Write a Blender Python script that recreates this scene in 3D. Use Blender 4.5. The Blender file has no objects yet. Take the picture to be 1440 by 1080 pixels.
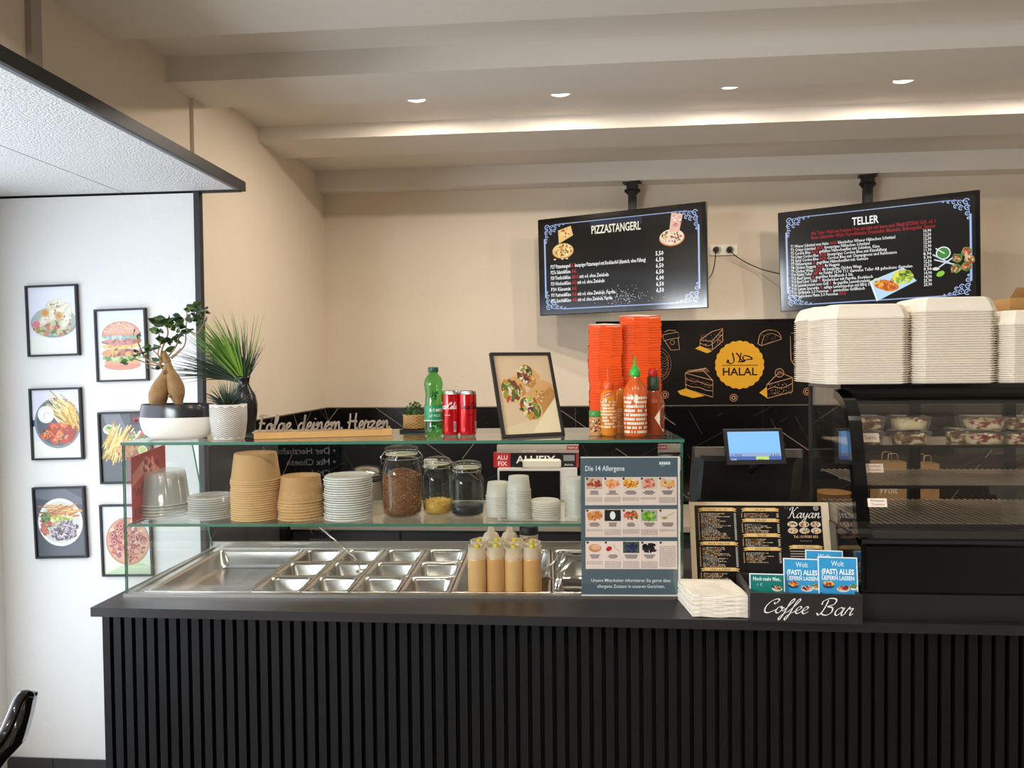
import bpy, math, random
from mathutils import Vector, Matrix
PI=math.pi
S=bpy.context.scene; COL=S.collection
# ---------------- camera ----------------
F=1040.0; CZ=1.85
def _rot(p,y,r):
    return Matrix.Rotation(math.radians(y),3,'Z')@Matrix.Rotation(math.radians(p),3,'X')@Matrix.Rotation(math.radians(r),3,'Y')
MR=_rot(-1.4,4.6,0.6); CAMO=Vector((0,0,CZ))
cd=bpy.data.cameras.new('camera'); cd.sensor_width=36; cd.lens=F/1440*36; cd.clip_start=0.05; cd.clip_end=200
cam=bpy.data.objects.new('camera',cd); COL.objects.link(cam)
R4=(MR@Matrix.Rotation(PI/2,3,'X')).to_4x4(); R4.translation=CAMO; cam.matrix_world=R4; S.camera=cam
# ---------------- world, exposure, light ----------------
w=bpy.data.worlds.new('sky'); S.world=w; w.use_nodes=True
bg=w.node_tree.nodes['Background']; bg.inputs['Color'].default_value=(0.72,0.83,1,1); bg.inputs['Strength'].default_value=1.2
S.view_settings.view_transform='Standard'; S.view_settings.look='None'; S.view_settings.gamma=1
S.view_settings.use_curve_mapping=False; S.view_settings.exposure=0.07
def area(name,loc,rot,sx,sy,power,col,spread=180):
    l=bpy.data.lights.new(name,'AREA'); l.shape='RECTANGLE'; l.size=sx; l.size_y=sy; l.energy=power; l.color=col; l.spread=math.radians(spread)
    o=bpy.data.objects.new(name,l); o.location=loc; o.rotation_euler=rot; COL.objects.link(o); return o
area('window_daylight',(-2.62,1.55,1.35),(0,-PI/2,0),2.1,2.6,50,(0.80,0.89,1.0))      # daylight through the alcove window
area('rear_fill_light',(-2.62,-1.3,2.12),(0,-PI/2,0),.7,2.4,150,(0.88,0.94,1.0))   # added fill for ceiling and walls, through an added unseen window
LAMP=12; LCOL=(1,0.88,0.74)
def lamp(parent,loc,e,name='lamp'):
    l=bpy.data.lights.new(name,'AREA'); l.shape='DISK'; l.size=.07; l.energy=e; l.color=LCOL
    o=bpy.data.objects.new(name,l); COL.objects.link(o); o.parent=parent; o.location=loc; return o
# ---------------- helpers ----------------
def at(px,py,**k):
    d=MR@Vector(((px-720)/F,1,-(py-540)/F)); a,v=list(k.items())[0]; i='xyz'.index(a)
    return CAMO+d*((v-CAMO[i])/d[i])
def s2l(c):
    if isinstance(c,str):
        c=c.lstrip('#'); c=tuple(int(c[i:i+2],16)/255 for i in (0,2,4))
    return tuple(x/12.92 if x<=0.04045 else ((x+0.055)/1.055)**2.4 for x in c[:3])
MATS={}
def mat(name,col,rough=0.5,metal=0.0,noise=0.06,nscale=30,bump=0.0,bscale=200,trans=0,coat=0,sss=0,spec=0.5,emit=0,aniso=0):
    if name in MATS: return MATS[name]
    m=bpy.data.materials.new(name); m.use_nodes=True; nt=m.node_tree; b=nt.nodes['Principled BSDF']; L=nt.links
    c=s2l(col); b.inputs['Roughness'].default_value=rough; b.inputs['Metallic'].default_value=metal
    b.inputs['Specular IOR Level'].default_value=spec
    tc=nt.nodes.new('ShaderNodeTexCoord')
    if noise>0:
        n=nt.nodes.new('ShaderNodeTexNoise'); n.inputs['Scale'].default_value=nscale; n.inputs['Detail'].default_value=4
        L.new(tc.outputs['Object'],n.inputs['Vector'])
        r=nt.nodes.new('ShaderNodeMix'); r.data_type='RGBA'
        r.inputs[6].default_value=(*[x*(1-noise) for x in c],1); r.inputs[7].default_value=(*[min(1,x*(1+noise)) for x in c],1)
        L.new(n.outputs['Fac'],r.inputs[0]); L.new(r.outputs[2],b.inputs['Base Color'])
    else: b.inputs['Base Color'].default_value=(*c,1)
    if bump>0:
        n2=nt.nodes.new('ShaderNodeTexNoise'); n2.inputs['Scale'].default_value=bscale; n2.inputs['Detail'].default_value=3
        L.new(tc.outputs['Object'],n2.inputs['Vector']); bp=nt.nodes.new('ShaderNodeBump'); bp.inputs['Strength'].default_value=bump; bp.inputs['Distance'].default_value=0.01
        L.new(n2.outputs['Fac'],bp.inputs['Height']); L.new(bp.outputs['Normal'],b.inputs['Normal'])
    if coat: b.inputs['Coat Weight'].default_value=coat; b.inputs['Coat Roughness'].default_value=0.03
    if sss: b.inputs['Subsurface Weight'].default_value=sss; b.inputs['Subsurface Radius'].default_value=(0.01,0.006,0.004)
    if emit: b.inputs['Emission Color'].default_value=(*c,1); b.inputs['Emission Strength'].default_value=emit
    MATS[name]=m; return m
def glassmat(name,tint=(1,1,1),refl=1.0,rough=0.0,milky=0,milkcol=(.9,.9,.88),ior=1.5):
    """thin clear sheet: fresnel reflection over straight-through transmission, optional milky part"""
    if name in MATS: return MATS[name]
    m=bpy.data.materials.new(name); m.use_nodes=True; nt=m.node_tree; nt.nodes.clear(); L=nt.links
    out=nt.nodes.new('ShaderNodeOutputMaterial'); t=nt.nodes.new('ShaderNodeBsdfTransparent'); t.inputs[0].default_value=(*tint,1)
    g=nt.nodes.new('ShaderNodeBsdfGlossy'); g.inputs['Roughness'].default_value=rough; g.inputs['Color'].default_value=(refl,refl,refl,1)
    fr=nt.nodes.new('ShaderNodeFresnel'); ge=nt.nodes.new('ShaderNodeNewGeometry'); mr_=nt.nodes.new('ShaderNodeMapRange')
    mr_.inputs[3].default_value=ior; mr_.inputs[4].default_value=1/ior; L.new(ge.outputs['Backfacing'],mr_.inputs[0]); L.new(mr_.outputs[0],fr.inputs['IOR'])
    mx=nt.nodes.new('ShaderNodeMixShader'); L.new(fr.outputs[0],mx.inputs[0]); L.new(t.outputs[0],mx.inputs[1]); L.new(g.outputs[0],mx.inputs[2])
    last=mx
    if milky:
        d=nt.nodes.new('ShaderNodeBsdfDiffuse'); d.inputs[0].default_value=(*milkcol,1)
        tl=nt.nodes.new('ShaderNodeBsdfTranslucent'); tl.inputs[0].default_value=(*milkcol,1)
        a=nt.nodes.new('ShaderNodeMixShader'); a.inputs[0].default_value=.4; L.new(d.outputs[0],a.inputs[1]); L.new(tl.outputs[0],a.inputs[2])
        m2=nt.nodes.new('ShaderNodeMixShader'); m2.inputs[0].default_value=milky; L.new(mx.outputs[0],m2.inputs[1]); L.new(a.outputs[0],m2.inputs[2]); last=m2
    L.new(last.outputs[0],out.inputs[0]); MATS[name]=m; return m
def printmat(name,rough=0.5,emit=0,coat=0,spec=0.5):
    if name in MATS: return MATS[name]
    m=bpy.data.materials.new(name); m.use_nodes=True; nt=m.node_tree; b=nt.nodes['Principled BSDF']
    a=nt.nodes.new('ShaderNodeAttribute'); a.attribute_name='Col'; b.inputs['Roughness'].default_value=rough; b.inputs['Specular IOR Level'].default_value=spec
    if emit:
        b.inputs['Base Color'].default_value=(.01,.01,.01,1); nt.links.new(a.outputs['Color'],b.inputs['Emission Color']); b.inputs['Emission Strength'].default_value=emit
    else: nt.links.new(a.outputs['Color'],b.inputs['Base Color'])
    if coat: b.inputs['Coat Weight'].default_value=coat; b.inputs['Coat Roughness'].default_value=.02
    MATS[name]=m; return m
def chain(o):
    m=Matrix()
    while o is not None: m=o.matrix_basis@m; o=o.parent
    return m
class MB:
    def __init__(s): s.v=[]; s.f=[]; s.m=[]; s.c=[]; s.sm=[]; s.T=Matrix()
    def add(s,vs,fs,m=0,col=None,smooth=False):
        k=len(s.v); T=s.T
        s.v+= [T@Vector(p) for p in vs]
        for f in fs: s.f.append([i+k for i in f]); s.m.append(m); s.c.append(col); s.sm.append(smooth)
        return s
    def box(s,x0,x1,y0,y1,z0,z1,m=0,col=None):
        return s.add([(x,y,z) for z in (z0,z1) for y in (y0,y1) for x in (x0,x1)],[(0,2,3,1),(4,5,7,6),(0,1,5,4),(2,6,7,3),(0,4,6,2),(1,3,7,5)],m,col)
    def bbox(s,x0,x1,y0,y1,z0,z1,b=.003,m=0,col=None):
        """box with chamfered vertical and top edges"""
        P=lambda i:[(x0+b+i,y0+i),(x1-b-i,y0+i),(x1-i,y0+b+i),(x1-i,y1-b-i),(x1-b-i,y1-i),(x0+b+i,y1-i),(x0+i,y1-b-i),(x0+i,y0+b+i)]
        return s.rings([[(x,y,z) for x,y in P(i)] for i,z in ((b,z0),(0,z0+b),(0,z1-b),(b,z1))],m=m,col=col)
    def rings(s,R,cap0=True,cap1=True,m=0,col=None,smooth=False,closed=True):
        n=len(R[0]); vs=[p for r in R for p in r]; fs=[]
        for j in range(len(R)-1):
            for i in range(n if closed else n-1):
                a=j*n+i; b=j*n+(i+1)%n; fs.append((a,b,b+n,a+n))
        s.add(vs,fs,m,col,smooth)
        if cap0: s.add(R[0],[tuple(range(n))[::-1]],m,col)
        if cap1: s.add(R[-1],[tuple(range(n))],m,col)
        return s
    def lathe(s,prof,cx=0,cy=0,cz=0,n=24,m=0,col=None,smooth=True,cap0=True,cap1=True,sx=1,sy=1):
        R=[[(cx+r*sx*math.cos(2*PI*i/n),cy+r*sy*math.sin(2*PI*i/n),cz+z) for i in range(n)] for r,z in prof]
        return s.rings(R,cap0,cap1,m,col,smooth)
    def tube(s,pts,r,n=8,m=0,col=None,smooth=True,closed=False,flat=1.0):
        pts=[Vector(p) for p in pts]; R=[]; K=len(pts); up=None
        for i,p in enumerate(pts):
            if closed: t=pts[(i+1)%K]-pts[i-1]
            else: t=pts[min(i+1,K-1)]-pts[max(i-1,0)]
            if t.length<1e-9: t=Vector((0,0,1))
            t.normalize()
            if up is None: up=Vector((0,0,1)) if abs(t.z)<.9 else Vector((1,0,0))
            a=t.cross(up)
            if a.length<1e-6: a=t.orthogonal()
            a.normalize(); b=a.cross(t).normalized(); up=b
            rr=r[i] if isinstance(r,(list,tuple)) else r
            R.append([p+(a*math.cos(2*PI*j/n)+b*math.sin(2*PI*j/n)*flat)*rr for j in range(n)])
        if closed: R.append(R[0])
        return s.rings(R,not closed,not closed,m,col,smooth)
    def prism(s,poly,d0,d1,axis='y',m=0,col=None):
        """2-D polygon extruded along an axis; poly in the other two axes"""
        def P(a,b,d): return {'y':(a,d,b),'x':(d,a,b),'z':(a,b,d)}[axis]
        n=len(poly); vs=[P(a,b,d0) for a,b in poly]+[P(a,b,d1) for a,b in poly]
        fs=[(i,(i+1)%n,(i+1)%n+n,i+n) for i in range(n)]+[tuple(range(n))[::-1],tuple(range(n,2*n))]
        return s.add(vs,fs,m,col)
    def build(s,name,mats,parent=None,world=False,autosmooth=True,recalc=True):
        me=bpy.data.meshes.new(name); vs=s.v
        if world and parent is not None:
            I=chain(parent).inverted(); vs=[I@p for p in vs]
        me.from_pydata([tuple(p) for p in vs],[],s.f)
        if not isinstance(mats,(list,tuple)): mats=[mats]
        for x in mats: me.materials.append(x)
        me.polygons.foreach_set('material_index',s.m)
        me.polygons.foreach_set('use_smooth',s.sm)
        if any(c is not None for c in s.c):
            ca=me.color_attributes.new('Col','FLOAT_COLOR','CORNER'); out=[]
            cache={}
            for f,c in zip(s.f,s.c):
                c=c or '#888888'
                if c not in cache: cache[c]=(*s2l(c),1.0)
                out+=list(cache[c])*len(f)
            ca.data.foreach_set('color',out)
        me.update()
        if recalc:
            import bmesh
            b=bmesh.new(); b.from_mesh(me); bmesh.ops.remove_doubles(b,verts=b.verts,dist=1e-6) if not any(c is not None for c in s.c) else None
            bmesh.ops.recalc_face_normals(b,faces=b.faces); b.to_mesh(me); b.free()
        return obj(name,me,parent)
def obj(name,me,parent=None):
    o=bpy.data.objects.new(name,me); COL.objects.link(o)
    if parent is not None: o.parent=parent
    return o
def tag(o,label=None,cat=None,group=None,kind=None):
    for k,v in (('label',label),('category',cat),('group',group),('kind',kind)):
        if v: o[k]=v
    return o
def thing(name,label,cat,loc=(0,0,0),rz=0,group=None,rot=None):
    o=bpy.data.objects.new(name,None); o.empty_display_size=.05; COL.objects.link(o); o.location=loc; o.rotation_euler=rot or (0,0,rz)
    return tag(o,label,cat,group)
def kids(o): return [c for c in COL.objects if c.parent==o]
def dup(root,loc,rz=None,label=None,group=None,rot=None):
    def cp(o,par):
        c=o.copy(); COL.objects.link(c); c.parent=par
        for ch in KID.get(o.name) or KID.setdefault(o.name,list(o.children)): cp(ch,c)
        return c
    r=cp(root,None); r.location=loc
    if rz is not None: r.rotation_euler=(0,0,rz)
    if rot is not None: r.rotation_euler=rot
    if label: r['label']=label
    if group: r['group']=group
    return r
KID={}
_ON=['','topmost','second','third','fourth','fifth','sixth','seventh','eighth','ninth','tenth','eleventh','twelfth','thirteenth','fourteenth','fifteenth','sixteenth','seventeenth','eighteenth','nineteenth','twentieth']
def ordl(i,n):
    if i==1: return 'topmost'
    if i==n: return 'lowest'
    o=_ON[i] if i<=20 else ('twenty-'+_ON[i-20] if i<30 else 'thirtieth' if i==30 else 'thirty-'+{1:'first',2:'second',3:'third'}.get(i-30,'fourth'))
    return o+' from the top'
def struct(name,mb,m,parent=None,world=False):
    o=mb.build(name,m,parent,world)
    if parent is None: o['kind']='structure'
    return o
# ---------------- flat prints (posters, screens, labels) ----------------
_tc={}
def textgeo(t,bold=0,res=2):
    k=(t,bold,res)
    if k in _tc: return _tc[k]
    c=bpy.data.curves.new('t','FONT'); c.body=t; c.resolution_u=res; c.dimensions='2D'; c.offset=bold
    o=bpy.data.objects.new('t',c); me=o.to_mesh()
    vs=[(p.co.x,p.co.y) for p in me.vertices]; fs=[tuple(p.vertices) for p in me.polygons]; o.to_mesh_clear()
    bpy.data.objects.remove(o); bpy.data.curves.remove(c)
    w=max([x for x,y in vs],default=0); _tc[k]=(vs,fs,w); return _tc[k]
def catmull(P,n=5):
    out=[]; P=[Vector(p) for p in P]
    for i in range(len(P)-1):
        a,b,c,d=P[max(i-1,0)],P[i],P[i+1],P[min(i+2,len(P)-1)]
        for k in range(n):
            t=k/n; out.append(.5*((2*b)+(c-a)*t+(2*a-5*b+4*c-d)*t*t+(3*b-a-3*c+d)*t**3))
    out.append(P[-1]); return out
CUR={ # hand-drawn cursive strokes: (width, [strokes])
'a':(1.25,[[(.95,.8),(.6,1),(.25,.75),(.15,.3),(.4,0),(.75,.3),(.98,1),(.9,.3),(1.05,0),(1.35,.3)]]),
'e':(.85,[[(0,.3),(.45,.5),(.7,.85),(.5,1.05),(.2,.75),(.2,.25),(.5,0),(.95,.3)]]),
'f':(.75,[[(0,.25),(.5,1.1),(.85,1.9),(.68,2.15),(.45,1.5),(.3,-.3),(.12,-1),(-.05,-.7),(.3,-.1),(.85,.3)]]),
'o':(1.0,[[(.6,1),(.25,.8),(.15,.3),(.45,0),(.8,.3),(.8,.8),(.55,1),(.7,.75),(1.05,.8)]]),
'l':(.7,[[(0,.2),(.5,1.2),(.62,1.9),(.42,2.1),(.3,1.3),(.25,.3),(.45,0),(.8,.3)]]),
'g':(1.1,[[(.9,.8),(.55,1),(.2,.75),(.15,.3),(.4,.05),(.75,.35),(.9,1),(.85,0),(.7,-.8),(.35,-1),(.15,-.7),(.6,-.1),(1.2,.35)]]),
'd':(1.25,[[(.9,.8),(.6,1),(.25,.75),(.15,.3),(.4,0),(.75,.3),(.95,1.2),(1.0,2.0),(.9,.4),(1.05,0),(1.35,.3)]]),
'i':(.6,[[(0,.3),(.3,1),(.25,.3),(.4,0),(.7,.3)],[(.42,1.45),(.44,1.55)]]),
'n':(1.2,[[(0,.6),(.22,1),(.28,.5),(.22,0)],[(.22,.2),(.55,.9),(.82,.95),(.85,.3),(1,0),(1.3,.3)]]),
'm':(1.75,[[(0,.6),(.22,1),(.28,.5),(.22,0)],[(.22,.2),(.5,.9),(.75,.95),(.78,.3),(.76,0)],[(.78,.2),(1.05,.9),(1.32,.95),(1.38,.3),(1.55,0),(1.85,.3)]]),
'r':(.85,[[(0,.3),(.25,1.1),(.35,.85),(.7,.92),(.6,.4),(.7,.05),(.95,.3)]]),
'z':(.95,[[(.05,.85),(.35,1),(.75,.9),(.4,.45),(.1,.02),(.5,.1),(.95,.15)]]),
'y':(1.15,[[(0,.6),(.2,1),(.22,.35),(.45,.05),(.75,.35),(.92,1),(.85,0),(.65,-.85),(.3,-1),(.2,-.7),(.6,-.1),(1.2,.35)]]),
'c':(.8,[[(.7,.8),(.5,1),(.2,.75),(.15,.3),(.4,0),(.85,.3)]]),
'F':(1.3,[[(.15,1.9),(.6,2.05),(1.4,2.0)],[(.6,2.05),(.55,1),(.4,.1),(.2,0)],[(.3,1.05),(.7,1.1),(1.1,1.0)]]),
'H':(1.6,[[(.25,2.05),(.3,1),(.2,0)],[(1.15,2.1),(1.1,1),(1.2,.1),(1.5,.2)],[(-.05,.85),(.6,1.05),(1.4,1.0)]]),
'C':(1.5,[[(1.3,1.5),(1.45,1.95),(1.1,2.1),(.5,1.7),(.15,.9),(.3,.2),(.75,0),(1.3,.3),(1.6,.55)],[(1.3,1.5),(1.1,1.35),(1.0,1.6)]]),
'B':(1.75,[[(.55,1.9),(.5,1.0),(.35,.25),(.1,0),(-.15,.25)],[(.0,1.3),(.05,1.8),(.7,2.15),(1.4,2.0),(1.35,1.4),(.75,1.1),(1.35,.95),(1.45,.35),(1.0,0),(.5,.1),(.3,.35)]]),
'K':(1.7,[[(.55,2.1),(.5,1.0),(.3,.1),(.0,0)],[(.0,1.5),(.1,2.0),(.6,2.15)],[(1.6,2.0),(1.35,2.1),(.95,1.5),(.5,1.05),(.85,1.0),(1.1,.3),(1.4,0),(1.8,.3)]]),
'-':(.6,[[(.05,.6),(.5,.6)]]),' ':(.9,[])}
def cursive(t):
    x=0; out=[]
    for ch in t:
        w,st=CUR[ch]
        for s_ in st: out.append([(x+a,b) for a,b in s_])
        x+=w
    return out,x
class Print:
    """flat coloured shapes stacked in thin layers, drawn in plane units (u right, v up), scaled by k to metres"""
    def __init__(s,k=1.0,step=4e-6,mapf=None): s.mb=MB(); s.k=k; s.h=0; s.step=step; s.mapf=mapf
    def P(s,u,v):
        if s.mapf: return s.mapf(u*s.k,v*s.k,s.h)
        return (u*s.k,-s.h,v*s.k)
    clip=None
    def poly(s,pts,c):
        if s.clip and any(not(s.clip[0]<=p[0]<=s.clip[2] and s.clip[1]<=p[1]<=s.clip[3]) for p in pts): return s
        s.h+=s.step; s.mb.add([s.P(*p) for p in pts],[tuple(range(len(pts)))],0,c); return s
    def bar(s,u0,v0,u1,v1,c):
        s.mb.add([s.P(*p) for p in ((u0,v0),(u1,v0),(u1,v1),(u0,v1))],[(0,1,2,3)],0,c); return s
    def rect(s,u0,v0,u1,v1,c,rot=0):
        p=[(u0,v0),(u1,v0),(u1,v1),(u0,v1)]
        if rot:
            cx,cy=(u0+u1)/2,(v0+v1)/2; a,b=math.cos(rot),math.sin(rot); p=[(cx+(x-cx)*a-(y-cy)*b,cy+(x-cx)*b+(y-cy)*a) for x,y in p]
        return s.poly(p,c)
    def ell(s,cx,cy,rx,ry,c,n=20,rot=0,jit=0,rng=None):
        a,b=math.cos(rot),math.sin(rot); P=[]
        for i in range(n):
            t=2*PI*i/n; q=1+(rng.uniform(-jit,jit) if jit else 0); x,y=rx*q*math.cos(t),ry*q*math.sin(t); P.append((cx+x*a-y*b,cy+x*b+y*a))
        return s.poly(P,c)
    def line(s,pts,w,c,nib=None,closed=False):
        """polyline with width; nib = (angle, thin share) for pen calligraphy"""
        s.h+=s.step; L=[];R=[]; pts=[Vector(p) for p in pts]; n=len(pts)
        if n<2: return s
        for i,p in enumerate(pts):
            t=(pts[(i+1)%n]-pts[i-1]) if closed else pts[min(i+1,n-1)]-pts[max(i-1,0)]
            if t.length<1e-9: t=Vector((1,0))
            t.normalize(); q=Vector((-t.y,t.x)); ww=w/2
            if nib: ww*=nib[1]+(1-nib[1])*abs(math.sin(math.atan2(t.y,t.x)-nib[0]))
            L.append(p+q*ww); R.append(p-q*ww)
        vs=[s.P(*p) for p in L]+[s.P(*p) for p in R]
        s.mb.add(vs,[(i,(i+1)%n,n+(i+1)%n,n+i) for i in range(n if closed else n-1)],0,c); return s
    def circ(s,cx,cy,r,w,c,n=20,ry=None,a0=0,a1=2*PI):
        ry=ry or r; full=abs(a1-a0-2*PI)<1e-6
        return s.line([(cx+r*math.cos(a0+(a1-a0)*i/n),cy+ry*math.sin(a0+(a1-a0)*i/n)) for i in range(n+(0 if full else 1))],w,c,closed=full)
    def text(s,t,u,v,h,c,align='l',bold=0,sx=1.0,res=2,width=None,slant=0):
        vs,fs,w=textgeo(t,bold,res); h=h*1.0
        if width and w: sx=width/(w*h)
        off={'l':0,'c':-w*h*sx/2,'r':-w*h*sx}[align]; s.h+=s.step
        s.mb.add([s.P(u+off+(x+slant*y)*h*sx,v+y*h) for x,y in vs],fs,0,c); return w*h*sx
    def script(s,t,u,v,h,width,c,w,slant=.3,nib=None,n=5,dy=0):
        st,W=cursive(t); kx=width/W
        for q in st:
            P=[(u+(x+slant*y)*kx,v+y*h+dy*x*kx) for x,y in q]
            s.line(catmull(P,n),w,c,nib)
        return s
    def blobs(s,cx,cy,rx,ry,cols,n,size,rng,el=1.6,rot=None,shape='e'):
        for i in range(n):
            a=rng.uniform(0,2*PI); r=math.sqrt(rng.random()); x,y=cx+rx*r*math.cos(a),cy+ry*r*math.sin(a); z=size*rng.uniform(.6,1.3)
            ro=rng.uniform(0,PI) if rot is None else rot+rng.uniform(-.35,.35); c=rng.choice(cols)
            if shape=='e': s.ell(x,y,z*el,z,c,7,ro,.22,rng)
            else: s.rect(x-z*el*2,y-z*.4,x+z*el*2,y+z*.4,c,ro)
        return s
    def build(s,name,parent,m,loc=(0,0,0),rot=(0,0,0),label=None):
        o=s.mb.build(name,m,parent,recalc=False); o.location=loc; o.rotation_euler=rot
        if label: o['label']=label
        return o
# ---------------- materials ----------------
m_paint=mat('warm_wall_paint','#dccfbc',.85,noise=.03,nscale=3,bump=.12,bscale=60)
m_white=mat('white_wall_paint','#ecebe8',.8,noise=.025,nscale=4,bump=.15,bscale=40)
m_ceil=mat('ceiling_paint','#ded6cb',.85,noise=.03,nscale=2.5,bump=.08,bscale=50)
m_black=mat('black_matt','#1b1a1b',.5)
m_blackg=mat('black_gloss','#0b0a0b',.12,spec=.6)
m_slat=mat('black_slat_laminate','#0b0a0c',.5,noise=.2,spec=.3,nscale=14,bump=.05,bscale=120)
m_top=mat('charcoal_worktop','#232021',.38,noise=.15,nscale=25,bump=.04)
m_dark=mat('black_backing','#060606',.9)
m_steel=mat('brushed_steel','#c9c6c2',.22,metal=1,noise=.05,nscale=60)
m_steel2=mat('dull_steel','#a9a49c',.38,metal=1,noise=.05,nscale=60)
m_chrome=mat('chrome','#dfdfdf',.08,metal=1,noise=0)
m_wood=mat('pale_wood','#c99b5e',.55,noise=.15,nscale=20)
m_kraft=mat('kraft_paper','#b88d57',.7,noise=.08,nscale=40)
m_kraft2=mat('kraft_rim','#cfa76e',.65,noise=.05)
m_foam=mat('white_foam','#f1e7d6',.65,noise=.03,sss=0)
m_plast=mat('white_plastic','#e8e4dc',.35,noise=.02)
m_floor=mat('dark_floor_tile','#3b3a3b',.35,noise=.15,nscale=8)
m_grout=mat('grey_grout','#8d8a86',.9)
m_glass=glassmat('clear_glass',(.975,.99,.98))
m_glass2=glassmat('jar_glass',(.90,.94,.915),ior=1.45)
m_gedge=mat('green_glass_edge','#3f7461',.15,noise=.15,nscale=12,spec=.8)
m_clear=glassmat('clear_plastic',(.93,.935,.93),rough=.12,milky=.26,milkcol=(.92,.92,.9))
m_tubclear=glassmat('tub_plastic',(.95,.95,.94),rough=.06,milky=.08)
m_milky=glassmat('milky_plastic',(.92,.92,.9),rough=.25,milky=.62,milkcol=(.93,.90,.82))
m_print=printmat('printed_paper',.6)
m_glossp=printmat('glossy_print',.25)
m_screen=printmat('screen_picture',.12,emit=1.0)
m_screenpos=printmat('till_screen_picture',.2,emit=1.15)
# canopy panel: white textured plaster
m_canopy=mat('textured_canopy_panel','#e9e8e6',.8,noise=.03,nscale=40,bump=.9,bscale=130)
def tilemat():
    m=mat('black_veined_tile','#0c0b0d',.16,noise=.3,nscale=6,spec=.5); nt=m.node_tree; L=nt.links; b=nt.nodes['Principled BSDF']
    base=b.inputs['Base Color'].links[0].from_socket
    geo=nt.nodes.new('ShaderNodeNewGeometry'); sep=nt.nodes.new('ShaderNodeSeparateXYZ'); L.new(geo.outputs['Position'],sep.inputs[0])
    def M(op,a,b_=None):
        n=nt.nodes.new('ShaderNodeMath'); n.operation=op
        for i,x in enumerate((a,b_)):
            if x is None: continue
            if isinstance(x,(int,float)): n.inputs[i].default_value=x
            else: L.new(x,n.inputs[i])
        return n.outputs[0]
    U=M('SUBTRACT',sep.outputs[0],sep.outputs[1]); Z=sep.outputs[2]; cur=base
    for i,(ang,fr,w_,th,c) in enumerate([(55,2.9,.007,.53,'#8a7264'),(-38,2.3,.006,.52,'#927c6e'),(28,7,.013,.56,'#3c3835'),(-62,9,.014,.56,'#343130')]):
        a=math.radians(ang); t=M('ADD',M('MULTIPLY',U,math.cos(a)*fr),M('MULTIPLY',Z,math.sin(a)*fr)); t=M('ADD',t,i*.37)
        f=M('LESS_THAN',M('ABSOLUTE',M('SUBTRACT',M('FRACT',t),.5)),w_)
        n=nt.nodes.new('ShaderNodeTexNoise'); n.inputs['Scale'].default_value=3.2; cmb=nt.nodes.new('ShaderNodeCombineXYZ')
        L.new(M('FLOOR',t),cmb.inputs[0]); L.new(U,cmb.inputs[1]); L.new(Z,cmb.inputs[2]); L.new(cmb.outputs[0],n.inputs['Vector'])
        k=M('MULTIPLY',f,M('GREATER_THAN',n.outputs['Fac'],th))
        mx=nt.nodes.new('ShaderNodeMix'); mx.data_type='RGBA'; L.new(k,mx.inputs[0]); L.new(cur,mx.inputs[6]); mx.inputs[7].default_value=(*s2l(c),1); cur=mx.outputs[2]
    L.new(cur,b.inputs['Base Color']); return m
m_tile=tilemat()
# ---------------- room shell ----------------
YP=3.19; XL=-1.645; YB=at(457,400,x=XL).y; XA=at(7,870,y=3.19).x; XR=4.0; YF=-3.0
ZC=at(233,80,x=XL).z
struct('floor',MB().box(XA-.6,XR,YF,YB,-.05,0),mat('grey_floor_tile','#8f8a82',.4,noise=.1,nscale=5))
struct('ceiling',MB().box(XA-.1,XR,YF,YB+.1,ZC,ZC+.08),m_ceil)
struct('wall_back',MB().box(XL-.1,XR+.1,YB,YB+.1,0,ZC),m_paint)
struct('wall_right',MB().box(XR,XR+.1,YF,YB,0,ZC),m_paint)
CZ0=at(343,268,y=YP).z    # underside of the canopy
struct('wall_left',MB().box(XL-.1,XL,YP+.1,YB,0,ZC).box(XL-.012,XL,YP+.02,YP+.1,0,ZC).box(XL-.1,XL,YF,YP+.02,CZ0+.04,ZC),m_paint)
struct('wall_alcove',MB().box(XA-.1,at(277,400,y=YP).x,YP,YP+.1,0,CZ0+.002),m_white)
ws=MB(); ws.box(XA-.1,XA,YF,-2.6,0,CZ0+.02).box(XA-.1,XA,-.05,.45,0,CZ0+.02).box(XA-.1,XA,-2.6,-.05,0,1.72).box(XA-.1,XA,-2.6,-.05,2.52,CZ0+.02).box(XA-.1,XA,.45,3.02,0,.30).box(XA-.1,XA,.45,3.02,2.42,CZ0+.02).box(XA-.1,XA,3.02,YP,0,CZ0+.02)
struct('wall_window',ws,m_white)
wf=MB(); wf.box(XA-.08,XA-.02,.45,.51,.30,2.42).box(XA-.08,XA-.02,2.96,3.02,.30,2.42).box(XA-.08,XA-.02,1.70,1.76,.30,2.42).box(XA-.08,XA-.02,.51,2.96,.30,.36).box(XA-.08,XA-.02,.51,2.96,2.36,2.42)
wn=struct('window_1',wf,mat('grey_window_frame','#6f7673',.4))
MB().box(XA-.055,XA-.047,.51,2.96,.36,2.36).build('pane',m_glass,wn)
wf=MB(); wf.box(XA-.08,XA-.02,-2.6,-2.54,1.72,2.52).box(XA-.08,XA-.02,-.11,-.05,1.72,2.52).box(XA-.08,XA-.02,-2.54,-.11,1.72,1.78).box(XA-.08,XA-.02,-2.54,-.11,2.46,2.52)
wn=struct('added_rear_window',wf,MATS['grey_window_frame']); MB().box(XA-.055,XA-.047,-2.54,-.11,1.78,2.46).build('pane',m_glass,wn)  # added high window out of view, made to admit the rear fill
struct('wall_front',MB().box(XA-.1,XR,YF-.1,YF,0,ZC),mat('dark_taupe_wall','#4a443f',.8))
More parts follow.
